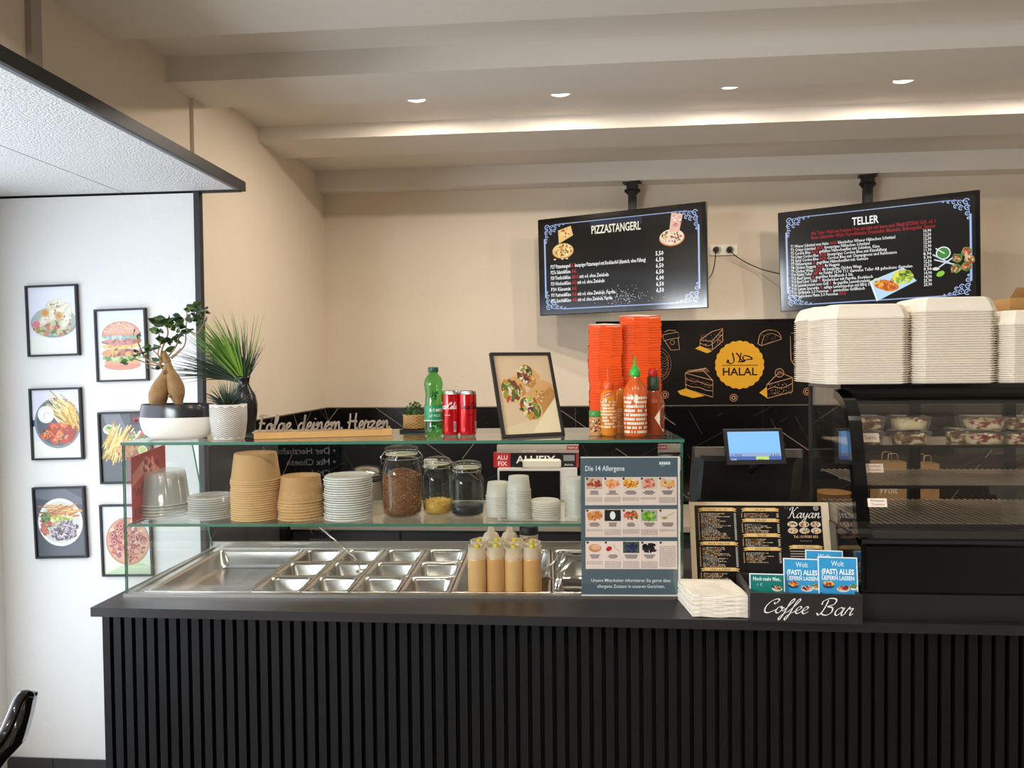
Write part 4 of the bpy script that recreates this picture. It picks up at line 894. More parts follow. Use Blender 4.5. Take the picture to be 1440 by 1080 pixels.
def tubb(px,py,w_,h_,col,lab,name='plastic_tub',cat='tub'):
    p=at(px,py,y=4.32); k=pxm(p); H=h_*k; R_=w_*k/2; t=thing(name,lab,cat,(p.x,4.32,WZ)); MB().lathe([(R_*.8,0),(R_,H),(R_*1.04,H),(R_*1.04,H+.006),(R_*.96,H+.006)],n=28).build('body',mat(name+'_'+col,'#'+col,.45),t)
tubb(1171,690,46,40,'b98a4e','round tan plastic tub behind the pastry cabinet side glass')
tubb(1358,700,52,24,'9b9288','low grey tub on the back counter seen through the pastry cabinet')
p=at(1395,700,y=4.3); t=thing('cardboard_tray','low cardboard tray on the back counter at the far right','tray',(p.x,4.28,WZ)); MB().rings([[(x*.14,y*.09,z) for x,y in ((-1,-1),(1,-1),(1,1),(-1,1))] for z in (0,.045)],cap1=False).build('tray',m_kraft,t)
# ---------------- halal poster ----------------
a=at(838,452,y=YB-.004); b=at(1152,571,y=YB-.004); PW=b.x-a.x; PH=a.z-TZ-.008
t=thing('halal_poster','black poster with golden halal seal and line-drawn cakes above the tiles','poster',(a.x,YB-.001,TZ+.0065))
MB().box(0,PW,-.004,0,0,PH).build('sheet',mat('black_poster_sheet','#0e0b0b',.25),t)
P=Print(PW/314.0,step=5e-6); G_='#e0a52c'; TL='#c9986f'; TD='#8d5f45'
def U(x,y): return (x-838,571-y)   # pixel measures of the flat poster
def ln(pts,w_=.9,c=TL): P.line([U(*q_) for q_ in pts],w_,c)
r=random.Random(4)
cx_,cy_=U(1041.5,514); n=22; pts=[]
for i in range(n*6): a_=2*PI*i/(n*6); rr=33.2+1.5*abs(math.sin(n*a_/2)); pts.append((cx_+rr*math.cos(a_),cy_+rr*math.sin(a_)))
P.poly(pts,G_); P.rect(*U(1017,515.3),*U(1067,514.3),'#2a1c10'); P.text('HALAL',cx_,cy_-15,15.5,'#1d140c',align='c',bold=.02,width=49)
def ar(pts,w_=2.1): P.line([U(810+x/4.235,430+y/4.235) for x,y in catmull(pts,5)],w_/1.0,'#241808',nib=(.6,.55))
ar([(905,345),(912,325),(918,345),(935,346),(948,330),(940,290),(936,284)]); ar([(960,283),(975,300),(990,325),(1000,335),(985,338),(972,338)]); ar([(990,284),(985,310),(978,335)]); ar([(1000,335),(1025,325),(1055,322),(1040,308),(1010,300),(1000,312),(1010,335),(990,338)])
# cake slice (lower left)
ln([(965,525),(1004,536),(1004,560),(966,548),(965,525),(988,519),(1004,536)]); ln([(965,525),(994,518)]); 
for y_ in (533,541): ln(catmull([(965,y_),(975,y_+4),(985,y_+5),(995,y_+9),(1004,y_+10)],4),.7)
P.poly([U(954,551),U(966,547),U(992,558),U(976,561),U(958,556)],G_)
for i in range(9): ln(catmull([(966+i*3,525-i*.4),(970+i*3,521-i*.3),(975+i*3,524)],4),.6)
for i in range(60): x_=966+r.random()*36; y_=530+r.random()*8+(x_-966)*.28; P.ell(*U(x_,y_),.5,.5,TD,5)
# square cake (top)
ln([(986,478),(1003,466),(1018,462),(1018,480),(1004,492),(986,488),(986,478),(1003,480),(1018,463)]); ln([(1003,480),(1004,492)]); ln(catmull([(986,482),(995,486),(1003,484),(1018,470)],4),.6)
P.poly([U(979,490),U(986,486),U(1003,494),U(996,497)],G_)
for i in range(50): x_=987+r.random()*30; P.ell(*U(x_,470+r.random()*16),.5,.5,TL,5)
# right slice with cherry
ln([(1079,543),(1097,525),(1115,533),(1115,553),(1080,562),(1079,543),(1115,533)]); ln(catmull([(1080,550),(1090,546),(1100,548),(1115,541)],4),.7); P.circ(*U(1097,526),6,.8,TL); P.circ(*U(1097,526),3,.6,TD); P.poly([U(1069,554),U(1079,546),U(1080,562)],G_)
for i in range(60): x_=1081+r.random()*32; P.ell(*U(x_,541+r.random()*16),.5,.5,TL,5)
# taco, cup, jar, plate ornaments
ln(catmull([(1067,484),(1071,470),(1082,465),(1095,468),(1100,478)],5)); ln([(1067,484),(1072,487),(1100,478)]); ln(catmull([(1072,487),(1076,474),(1086,470),(1096,474),(1100,478)],5),.6)
for i in range(24): P.ell(*U(1072+r.random()*22,471+r.random()*9),.6,.6,TD,5)
ln([(933,470),(955,466),(957,474),(935,478),(933,470)]); ln([(936,478),(945,492),(957,491),(955,474)]); P.circ(*U(947,481),3,.6,TL); ln([(936,466),(942,463),(952,464)])
ln([(1113,470),(1134,469)]); ln([(1112,474),(1113,508),(1118,516),(1136,517)]); 
for i in range(14): P.circ(*U(1117+r.random()*16,480+r.random()*30),1.2+r.random()*1.3,.5,TL,9)
P.circ(*U(926,512),19,.7,TD,28,ry=24); P.circ(*U(926,512),15,.7,TD,28,ry=20)
for i in range(8): ln(catmull([(930,500+i*4),(936,504+i*4),(942,498+i*4)],4),.6,TD)
for x_,y_ in ((936,556),(1033,561),(1135,553)): P.circ(*U(x_,y_),5,1.6,TD,16); P.circ(*U(x_,y_),2.4,1,TL,12)
P.build('print',t,m_glossp,loc=(0,-.0041,0))
# ---------------- till (back side and customer display) ----------------
tc_=at(1052,790,z=CT); p=at(1052,700,y=2.62)
t=thing('till','black touch-screen till seen from behind, on the counter','till',(p.x,2.62,CT))
k=pxm(Vector((p.x,2.62,1.4)))
def T2(px,py,y=0): q_=at(px,py,y=2.62+y); return (q_.x-p.x,y,q_.z-CT)
def slab(pxs,y0,y1): # front-facing polygon given in the till's own plane
    f=[T2(*a_,y=y0) for a_ in pxs]; b_=[(x,y0+y1,z) for x,_,z in f]; return f,b_
mb=MB(); O=[(975,629),(1131,633),(1124,712),(970,710)]; Ii=[(990,648),(1116,651),(1110,704),(985,702)]
f=[T2(*a_,y=.03) for a_ in O]; g=[T2(*a_,y=.0) for a_ in Ii]; b_=[(x,.055,z) for x,y_,z in f]
mb.add(f+g+b_,[(0,1,5,4),(1,2,6,5),(2,3,7,6),(3,0,4,7),(4,5,6,7),(0,8,9,1),(1,9,10,2),(2,10,11,3),(3,11,8,0),(8,11,10,9)]); mb.build('screen_housing',mat('till_black_plastic','#151314',.35),t)
for a_ in ((990,648,1040,650),): MB().box(T2(1030,0)[0],T2(1078,0)[0],-.012,.0,T2(0,704)[2]*0+.10,.20).build('hinge',m_blackg,t)
MB().bbox(T2(1005,0)[0],T2(1100,0)[0],-.06,.14,0,.022,.006).build('foot',m_black,t); MB().box(T2(1035,0)[0],T2(1070,0)[0],-.02,.02,.022,.13).build('neck',m_black,t)
m_grey=mat('grey_beige_plastic','#6f675f',.5); MB().box(T2(976,0)[0],T2(1018,0)[0],.012,.03,T2(0,644)[2]-.0,T2(0,631)[2]).box(T2(1106,0)[0],T2(1129,0)[0],.012,.03,T2(0,645)[2],T2(0,634)[2]).build('top_bezel',m_grey,t)['kind']='stuff'
# customer display (tilted), mounted on the till
dc=[at(1018,604,y=2.57),at(1100,603,y=2.57),at(1106,652,y=2.545),at(1023,654,y=2.545)]
I_=chain(t).inverted(); dc=[I_@v for v in dc]; e=Vector((0,.02,0)); mb=MB(); mb.rings([[dc[i]*1.0 for i in range(4)],[v+e for v in dc]]); mb.build('customer_display',m_black,t)
u_=(dc[1]-dc[0]).normalized(); v_=(dc[0]-dc[3]).normalized(); n_=u_.cross(v_).normalized(); Wd_=(dc[1]-dc[0]).length; Hd=(dc[0]-dc[3]).length
if n_.y>0: n_=-n_
P=Print(1,mapf=lambda a_,b_,h:tuple(dc[3]+u_*a_+v_*b_+n_*(h+.0012))); w_,h_=Wd_,Hd
P.rect(.05*w_,.14*h_,.93*w_,.93*h_,'#7fb9f2'); P.rect(.05*w_,.14*h_,.93*w_,.24*h_,'#4a67a8'); P.rect(.05*w_,.24*h_,.93*w_,.34*h_,'#8fa3c9'); P.rect(.5*w_,.145*h_,.72*w_,.235*h_,'#b9d36a')
P.text('SUMME',.08*w_,.24*h_,.09*h_,'#1b2740',res=1); P.text('€ 8,50',.90*w_,.24*h_,.09*h_,'#1b2740',align='r',res=1); P.text('12:40',.07*w_,.13*h_,.07*h_,'#e9eef8',res=1); P.text('BAR',.54*w_,.12*h_,.07*h_,'#26331a',res=1)
P.build('display_picture',t,m_screenpos)
MB().tube([dc[3]*.5+dc[2]*.5+Vector((0,.012,.01)),Vector(T2(1054,665,y=.02))],.012,8).build('display_arm',m_black,t)
# ---------------- menu board ----------------
a=at(968,706,y=2.37); b=at(1163,709,y=2.37); MW=b.x-a.x; a0=at(972,815,y=2.30); 
MHt=(a.z-CT)/math.cos(math.radians(14))
t=thing('menu_board','cream-framed black menu with golden headings standing behind the napkins','menu',(a.x+.003,2.37-math.sin(math.radians(14))*MHt,CT+.0008),rot=(-math.radians(14),0,0))
fr_=mat('cream_frame','#d8c6a4',.5,noise=.05); bz=.0135
MB().box(0,MW,0,.012,0,bz).box(0,MW,0,.012,MHt-bz*.8,MHt).box(0,bz*1.1,0,.012,bz,MHt-bz*.8).box(MW-bz*1.6,MW,0,.012,bz,MHt-bz*.8).build('frame',fr_,t); MB().box(bz,MW-bz,.005,.011,bz*.6,MHt-bz*.5).build('sheet',m_dark,t)
MB().box(MW*.4,MW*.6,.0125,.0145,.02,MHt*.7).build('stand',m_black,t)
P=Print(MW/195.0); HH=MHt*195/MW; r=random.Random(9)
P.rect(6,6,188,HH-5,'#120f0e')
def Y(y): return HH-(y-706)
def head(x0,x1,y): 
    P.poly([(x0,Y(y+2)),(x0+6,Y(y)),(x1-6,Y(y)),(x1,Y(y+2)),(x1-3,Y(y+4)),(x1,Y(y+6)),(x1-6,Y(y+5)),(x0+6,Y(y+5)),(x0,Y(y+6)),(x0+3,Y(y+4))],'#d8a85c'); P.poly([(x0+6,Y(y)),(x1-6,Y(y)),(x1-6,Y(y+5)),(x0+6,Y(y+5))],'#e6c283')
def block(x0,x1,y0,y1,hd):
    head(x0-1,x1+1,y0); P.h+=P.step; P.text(hd,(x0+x1)/2,Y(y0+4.4),4.4,'#4a2f14',align='c',res=1); y=y0+8
    while y<y1:
        wd=r.uniform(.45,.85)*(x1-x0-8); x=x0+3
        while x<x0+3+wd: l_=r.uniform(1.5,5); P.bar(x,Y(y+1.1),x+l_,Y(y),r.choice(['#b8aea0','#9a9086','#8a5a30','#c4a878'])); x+=l_+.8
        P.bar(x1-3.5,Y(y+1.1),x1-.5,Y(y),'#c9c0b2'); P.bar(x0-1,Y(y+1.2),x0+.5,Y(y),'#c9a468'); y+=2.15
block(13,66,714,760,'PIZZA · 33 CM'); block(13,66,762,796,'VEGETARISCHE'); block(13,66,798,830,'GRILL & KEBAP')
block(74,126,714,728,'SALATE'); block(74,126,729,748,'BURGER'); block(74,126,750,768,'TELLER'); block(74,126,769,790,'GETRÄNKE')
P.script('Kayan',138,Y(728),7,44,'#efe6dc',1.5,slant=.35,nib=(.5,.3)); P.circ(178,Y(714),3.2,.8,'#d9cfc4',12); P.circ(178,Y(714),1.4,.7,'#d9cfc4',8); P.circ(137,Y(713),2.4,.5,'#7a7068',10)
for i in range(3):
    for j in range(2): cx0,cy0=141+i*16,Y(736+j*9); P.ell(cx0+3,cy0-1,7.2,4.2,'#d8d0c4',16); P.blobs(cx0+3,cy0-1,5.2,2.8,['#c9742c','#e0a050','#8a3a1c','#6a8a3a','#e8cfa0'],22,.9,r)
P.text('Tel.: 01/9580 855',161,Y(756),5.2,'#d9b27a',align='c',bold=.01,width=34); P.text('www.kayan.at',161,Y(761),3,'#8a8078',align='c',res=1)
head(136,184,766); P.text('ZUSTELLUNG',160,Y(770.4),4,'#4a2f14',align='c',res=1)
for y in (774,777.5,781,785): P.rect(138,Y(y+1.2),138+r.uniform(20,36),Y(y),'#a79c90')
P.build('print',t,m_glossp,loc=(0,.0046,0))
# ---------------- napkins ----------------
m_nap=mat('white_napkin','#efe6d6',.85,noise=.03,bump=.25,bscale=90)
A=at(974,868,z=CT); B=at(1051,867,z=CT); wn_=(B-A).length; r=random.Random(2)
def napkin(w_,d_,h,r,sh):
    mb=MB(); n=7; top=[];bot=[]
    for j in range(n):
        for i in range(n):
            x,y=w_*i/(n-1),d_*j/(n-1); x-=y*.12; bz_=.0012*math.sin(i*1.7+sh)*math.cos(j*1.3+sh*.7); top.append((x,y,h+bz_)); bot.append((x,y,bz_*.9))
    f=[]; N=n*n
    for j in range(n-1):
        for i in range(n-1): a_=j*n+i; f+=[(a_,a_+1,a_+n+1,a_+n),(N+a_,N+a_+n,N+a_+n+1,N+a_+1)]
    for i in range(n-1): f+=[(i,i+N,i+1+N,i+1),(N-n+i,N-n+i+1,2*N-n+i+1,2*N-n+i),(i*n,(i+1)*n,(i+1)*n+N,i*n+N),(i*n+n-1,i*n+n-1+N,(i+1)*n+n-1+N,(i+1)*n+n-1)]
    return mb.add(top+bot,f)
NN=16; hh=.062/NN; pm=[]
for i in range(NN):
    if i<3:
        t=thing('napkin','white paper napkin in the stack beside the menu, '+ordl(NN-i,NN),'napkin',(A.x,A.y,CT+.0015+i*hh),0,'paper napkins stacked beside the menu'); napkin(wn_,.155,hh*.93,r,i*2.1).build('sheet',m_nap,t); pm.append(t)
    else: t=dup(pm[i%3],(A.x+r.uniform(-.002,.002),A.y+r.uniform(-.001,.002),CT+.0015+i*hh),r.uniform(-.012,.012),label='white paper napkin in the stack beside the menu, '+ordl(NN-i,NN))
# ---------------- lettered caddy ----------------
A=at(1056,876,z=CT); B=at(1213,879,z=CT); A.y+=.008; B.y+=.0; ang=math.atan2(B.y-A.y,B.x-A.x); wc=(B-A).length; hc=at(1056,834,y=A.y).z-CT; dc_=.20
t=thing('lettered_caddy','black wooden caddy with white cursive lettering, holding flyers on the counter edge','caddy',(A.x,A.y,CT+.0006),ang)
m_cad=mat('black_stained_wood','#232021',.55,noise=.2,nscale=30)
MB().box(0,wc,0,.009,0,hc).build('front_board',m_cad,t); MB().box(0,.009,.009,dc_,0,hc).build('side_board',m_cad,t); MB().box(wc-.009,wc,.009,dc_,0,hc).build('side_board',m_cad,t); MB().box(.009,wc-.009,dc_-.009,dc_,0,hc).build('back_board',m_cad,t); MB().box(.009,wc-.009,.009,dc_-.009,0,.006).build('floor_board',m_cad,t)
MB().box(wc*.32,wc*.32+.006,.009,dc_-.009,.006,hc*.93).build('divider',m_cad,t); MB().box(wc*.66,wc*.66+.006,.009,dc_-.009,.006,hc*.93).build('divider',m_cad,t)
P=Print(1); P.script('Coffee',.105*wc,.33*hc,.0185,.40*wc,'#ece7e2',.0042,slant=.42,nib=(.55,.28),n=7); P.script('Bar',.60*wc,.30*hc,.0215,.30*wc,'#ece7e2',.0044,slant=.4,nib=(.55,.28),n=7)
o=P.build('lettering',t,m_print,loc=(0,-.0005,0)); o['kind']='stuff'
def flyer(px,py_top,wpx,dl,lab,kind,lean=-.12,yaw=0.0,hb=.148):
    p=Matrix.Translation((A.x,A.y,0))@Matrix.Rotation(ang,4,'Z')@Vector((0,dl,0)); c=at(px,840,y=p.y+(at(px,840,y=p.y).x-A.x)*math.tan(ang)); k=pxm(c); w_=wpx*k
    ztop=at(px,py_top,y=c.y).z; t=thing('flyer',lab,'flyer',(c.x,c.y,CT+.008),rot=(lean,0,ang+yaw)); H=(ztop-CT-.008)/math.cos(lean)
    MB().box(0,w_,0,.0012,0,H).build('card',mat('flyer_card','#e9ecee',.5),t)
    P=Print(w_/100); hp=H*100/w_; P.rect(3,2,97,hp-3,'#3a9bd0' if kind else '#1f7a72'); rr=random.Random(int(px))
    if kind:
        P.text('Wolt',50,hp-24,20,'#e8f3fa',align='c',width=32); P.text('(FAST) ALLES',50,hp-45,19,'#f4f8fb',align='c',bold=.03,width=82); P.text('LIEFERN LASSEN',50,hp-60,15,'#e6f0f6',align='c',bold=.03,width=82)
        P.ell(26,hp-76,15,7,'#2c4a66',14); P.blobs(26,hp-70,12,5,['#d98a3a','#e8b860','#a8481c'],24,2.6,rr); P.ell(62,hp-84,16,7,'#d8dde0',14); P.blobs(62,hp-80,13,5,['#7a2a1c','#c94c30','#e0b080'],24,2.6,rr); P.ell(88,hp-78,12,7,'#e6e6e2',14); P.blobs(86,hp-74,9,5,['#c2a060','#5a7a34'],18,2.4,rr)
    else:
        P.text('Hoch mof Mjem.',50,hp-20,15,'#dff0ec',align='c',bold=.02,width=80) if 0 else P.text('Noch mehr Men..',50,hp-20,15,'#dff0ec',align='c',bold=.02,width=80); P.text('1 €',20,hp-36,12,'#9fd6cc'); P.ell(78,hp-42,15,8,'#e8e4dc',14); P.blobs(78,hp-40,12,6,['#8a5a3c','#c9a080','#5a3a2a'],20,2.5,rr)
    P.build('print',t,m_glossp,loc=(0,-.0005,0)); return t
flyer(1055,808,48,.03,'dark green flyer standing lowest, in the left compartment of the caddy',0,yaw=-.02)
flyer(1134,775,50,.135,'blue food flyer standing at the back of the caddy, mostly hidden',1,yaw=-.08)
flyer(1103,787,50,.045,'blue food flyer in the middle compartment of the caddy',1,yaw=-.06)
flyer(1152,785,53,.030,'blue food flyer in the right compartment of the caddy, in front',1,yaw=-.05)
# ---------------- pastry display cabinet ----------------
fl=at(1213,872,z=CT); XC0=fl.x; XC1=XC0+.98; Yf=fl.y
def PP(px,py): q_=at(px,py,x=XC0); return (q_.y,q_.z)
prof=[(Yf,CT+.135),PP(1208.5,829.6),PP(1206,743.7),PP(1198.5,649),PP(1192.6,590),PP(1184,560)]
ZTOP=at(1184,541,x=XC0).z; YTf=PP(1184,560)[0]; YBk=at(1137,541,x=XC0).y
cab=thing('pastry_cabinet','black refrigerated pastry cabinet with curved glass front on the right of the counter','display cabinet',(XC0,Yf,CT+.0006))
zb0=CT+.0006; ZW=at(1230,742,y=Yf+.03).z
MB().box(XC0,XC1,Yf+.012,YBk,zb0,ZW-.03).build('base',m_blackg,cab,world=True)
MB().box(XC0+.012,XC1-.012,Yf+.002,Yf+.012,at(1230,832,y=Yf).z,at(1230,769,y=Yf).z).build('front_panel',mat('black_base_panel','#0a090a',.28),cab,world=True)
MB().box(XC0,XC1,Yf+.004,Yf+.012,zb0,at(1230,836,y=Yf).z).box(XC0,XC1,Yf+.004,Yf+.012,at(1230,765,y=Yf).z,ZW-.03).build('front_trim',m_black,cab,world=True)['kind']='stuff'
# curved path for posts and front glass
path=[(Yf+.004,ZW-.03),PP(1206,743.7),PP(1202.5,695),PP(1198.5,649),PP(1195.5,612),PP(1192.6,585),PP(1186,563),(YTf+.03,ZTOP-.026),(YTf+.07,ZTOP-.016)]
path=[(v.x,v.y) for v in catmull(path,4)]
def band(mb,x0,x1,th,inset=0.0,m=0):
    n=len(path); N=[]
    for i in range(n):
        a_=Vector(path[max(i-1,0)]); b_=Vector(path[min(i+1,n-1)]); t_=(b_-a_).normalized(); N.append(Vector((t_.y,-t_.x)))
    o_=[Vector(path[i])-N[i]*-1*(-inset) for i in range(n)]; o_=[Vector(path[i])-N[i]*(-inset) if 0 else Vector(path[i])+Vector((abs(N[i].x),-abs(N[i].y)))*inset for i in range(n)]
    i_=[o_[i]+Vector((abs(N[i].x),-abs(N[i].y)))*th for i in range(n)]
    vs=[]; 
    for x in (x0,x1): vs+=[(x,v.x,v.y) for v in o_]+[(x,v.x,v.y) for v in i_]
    fs=[]
    for i in range(n-1): fs+=[(i,i+1,2*n+i+1,2*n+i),(n+i,3*n+i,3*n+i+1,n+i+1),(i,n+i,n+i+1,i+1),(2*n+i,2*n+i+1,3*n+i+1,3*n+i)]
    fs+=[(0,2*n,3*n,n),(n-1,2*n-1,4*n-1,3*n-1)]
    return mb.add(vs,fs,m,None,False)
band(MB(),XC0,XC0+.036,.026).build('post',m_blackg,cab,world=True); band(MB(),XC1-.036,XC1,.026).build('post',m_blackg,cab,world=True)
m_cglass=glassmat('smoky_cabinet_glass',(.93,.92,.90)); band(MB(),XC0+.036,XC1-.036,.004,.006).build('curved_glass',[m_cglass],cab,world=True)
MB().box(XC0,XC1,YTf+.012,YBk,ZTOP-.012,ZTOP).build('top_plate',m_blackg,cab,world=True)
MB().box(XC0+.036,XC1-.036,YTf+.04,YTf+.09,ZTOP-.04,ZTOP-.013).build('top_light_rail',mat('brushed_dark_rail','#3a3633',.3,metal=.7),cab,world=True)
# rear frame, side glass
xa=at(1275,650,y=YBk).x; xb=at(1291,650,y=YBk).x; xc=at(1408,650,y=YBk).x; xd_=at(1424,650,y=YBk).x
for nm,x0,x1 in (('rear_stile',XC0,XC0+.022),('rear_stile',xa,xb),('rear_stile',xc,xd_),('rear_stile',XC1-.02,XC1)): MB().box(x0,x1,YBk-.018,YBk,ZW-.03,ZTOP-.012).build(nm,m_black,cab,world=True)
MB().box(XC0+.022,XC1-.02,YBk-.016,YBk-.002,ZTOP-.075,ZTOP-.012).build('rear_head_rail',m_black,cab,world=True)
MB().box(XC0+.022,XC1-.02,YBk-.012,YBk-.008,ZW-.03,ZTOP-.075).build('rear_glass',m_cglass,cab,world=True)
sg=[(YBk-.02,ZW-.03)]+[(path[i][0]+.026,path[i][1]) for i in range(0,len(path)-4,3)]+[(YTf+.05,ZTOP-.013),(YBk-.02,ZTOP-.013)]
for x0 in (XC0+.004,XC1-.008): MB().prism(sg,x0,x0+.004,'x').build('side_glass',m_cglass,cab,world=True)
# wire shelves
m_wire=mat('chrome_wire','#c4b7a4',.35,metal=.7)
def wshelf(z,y0,y1,nm='wire_shelf'):
    mb=MB()
    for i in range(int((XC1-XC0-.06)/.018)): x=XC0+.032+i*.018; mb.box(x,x+.005,y0,y1,z,z+.004)
    for y_ in (y0,(y0+y1)/2,y1): mb.box(XC0+.03,XC1-.03,y_-.003,y_+.003,z-.004,z)
    mb.build(nm,m_wire,cab,world=True)['kind']='stuff'
    MB().box(XC0+.03,XC1-.03,y0-.008,y0-.003,z-.006,z+.004).build('shelf_front_rail',m_black,cab,world=True)
yA,yB=Yf+.13,YBk-.03; Z1=at(1300,627,y=yA+.02).z; Z2=at(1300,684,y=Yf+.10).z; Z3=ZW+.005
wshelf(Z2,Yf+.10,yB); wshelf(Z3,Yf+.045,yB)
MB().box(XC0+.03,XC1-.03,yA+.02,yB,Z1-.005,Z1).build('glass_shelf',m_cglass,cab,world=True); MB().box(XC0+.03,XC1-.03,yA+.012,yA+.019,Z1-.006,Z1+.003).build('shelf_front_rail',m_black,cab,world=True)
MB().box(XC0+.03,XC1-.03,Yf+.045,YBk,ZW-.03,ZW-.012).build('well_floor',mat('dark_well_floor','#1a1816',.6),cab,world=True)
# price labels
def plabel(px0,px1,py0,py1,y,txt,lab):
    a_=at(px0,py1,y=y); b_=at(px1,py0,y=y); w_,h_=b_.x-a_.x,b_.z-a_.z
    t=thing('price_label',lab,'label',(a_.x,y,a_.z),rot=(-.25,0,0)); MB().box(0,w_,0,.0012,0,h_).build('card',mat('cream_card','#e9dccb',.5),t)
    P=Print(1); P.rect(.001,.001,w_-.001,h_-.001,'#f0e4d4')
    for i,(s_,c_) in enumerate(txt): P.text(s_,w_/2,h_*(.62-.42*i) if len(txt)>1 else h_*.32,h_*(.36 if len(txt)>1 else .62),c_,align='c',bold=.01,width=w_*.7)
    P.build('print',t,m_print,loc=(0,-.0004,0))
plabel(1211,1237,609,622,yA+.004,[('Tiramisu','#a8442c')],'small cream price label in front of the cake tubs on the top cabinet shelf')
plabel(1216,1243,652,664.5,Yf+.086,[('Lotus','#a8442c'),('Tiramisu','#a8442c')],'small two-line price label on the middle cabinet shelf')
plabel(1221,1248,701,713,Yf+.035,[('Pistazien','#4a4a3a'),('Tiramisu','#a8442c')],'small two-line price label above the bottom cabinet grille')
# cake tubs on the glass shelf
def caketub(px0,px1,row,lab,cols,seed,dy=0.0):
    y=yA+.075+dy; a_=at(px0,620,y=y-.045); b_=at(px1,620,y=y-.045); w_=b_.x-a_.x; d_=.09; k=w_/(px1-px0); H=22*k*.93
    z=Z1+.0005+row*(H+.003); t=thing('cake_tub',lab,'cake tub',(a_.x,y-d_/2,z)); r=random.Random(seed)
    sq=lambda f,z_:[(w_/2+sx*(w_/2*f),d_/2+sy*(d_/2*f),z_) for sx,sy in ((-1,-1),(0,-1),(1,-1),(1,0),(1,1),(0,1),(-1,1),(-1,0))]
    MB().rings([sq(.82,0),sq(.95,H*.82)],cap0=True,cap1=False).build('tub',m_tubclear,t); MB().rings([sq(1.0,H*.82),sq(1.0,H*.88),sq(.93,H*.98)],cap0=False,cap1=True).build('lid',m_tubclear,t)
    mb=MB(); n=16; R=[]
    for f,z_ in ((.80,.02),(.84,.30),(.88,.62),(.70,.74),(.3,.80)):
        R.append([((w_/2)+(w_/2*f)*max(-1,min(1,1.25*math.cos(2*PI*i/n)))+r.uniform(-.001,.001),d_/2+(d_/2*f)*max(-1,min(1,1.25*math.sin(2*PI*i/n))),H*(z_+r.uniform(-.04,.04)*(z_>.1))) for i in range(n)])
    mb.rings(R,m=0,smooth=True)
    for i in range(26):
        x=w_*r.uniform(.14,.86); y_=d_*r.uniform(.06,.7); z_=H*r.uniform(.55,.78); s_=r.uniform(.004,.010)
        mb.lathe([(.001,-s_*.5),(s_*.8,-s_*.25),(s_,0),(s_*.7,s_*.4),(.001,s_*.55)],cx=x,cy=y_,cz=z_,n=8,m=1+r.randrange(2))
    mb.build('dessert',cols,t)['kind']='stuff'
cr=mat('cream_layer','#e8d9b0',.6,noise=.1); br=mat('cocoa_layer','#6b4128',.75,noise=.3,nscale=80); sp_=mat('sponge_layer','#a9794a',.8,noise=.25,nscale=90); rd=mat('raspberry_layer','#96303a',.5,noise=.2)
def dmat(name,c0,c1,c2,sc):
    m=mat(name,c0,.6,noise=0); nt=m.node_tree; L=nt.links; tc=nt.nodes.new('ShaderNodeTexCoord'); mp=nt.nodes.new('ShaderNodeMapping'); mp.inputs['Scale'].default_value=(1,1,2.2); nz=nt.nodes.new('ShaderNodeTexNoise'); nz.inputs['Scale'].default_value=sc; nz.inputs['Detail'].default_value=3
    rp=nt.nodes.new('ShaderNodeValToRGB'); e=rp.color_ramp.elements; e[0].position=.40; e[0].color=(*s2l(c0),1); e[1].position=.60; e[1].color=(*s2l(c1),1); k=e.new(.5); k.color=(*s2l(c2),1)
    L.new(tc.outputs['Object'],mp.inputs[0]); L.new(mp.outputs[0],nz.inputs['Vector']); L.new(nz.outputs['Fac'],rp.inputs[0]); L.new(rp.outputs[0],nt.nodes['Principled BSDF'].inputs['Base Color']); return m
tir=[dmat('tiramisu_mix','#55301a','#f0e2bc','#a87a48',38),cr,br]; ras=[dmat('raspberry_mix','#8a2430','#f2e6c4','#e8d4a8',34),cr,rd]
caketub(1209,1246,0,'clear cake tub behind the top price label, lower one of its stack',tir,1); caketub(1209,1247,1,'clear cake tub with cocoa topping stacked on the one behind the price label',tir,2)
caketub(1263,1312,0,'wide clear cake tub left of the rear post, lower one of its stack',tir,3); caketub(1263,1312,1,'wide clear cake tub with cream swirl, upper one left of the rear post',[cr,br,cr,sp_],4)
caketub(1347,1368,0,'small cake tub set back to the left of the raspberry tubs',tir,5,dy=.05)
caketub(1368,1420,0,'clear tub of cream dessert with raspberry layer, lower one of its stack',ras,6); caketub(1368,1421,1,'clear tub of cream dessert with raspberry layer, upper one of its stack',ras,7)
caketub(1421,1470,0,'clear cake tub cut by the right edge of the photo, lower one',ras,8); caketub(1422,1472,1,'clear cake tub cut by the right edge of the photo, upper one with cocoa top',tir,9)
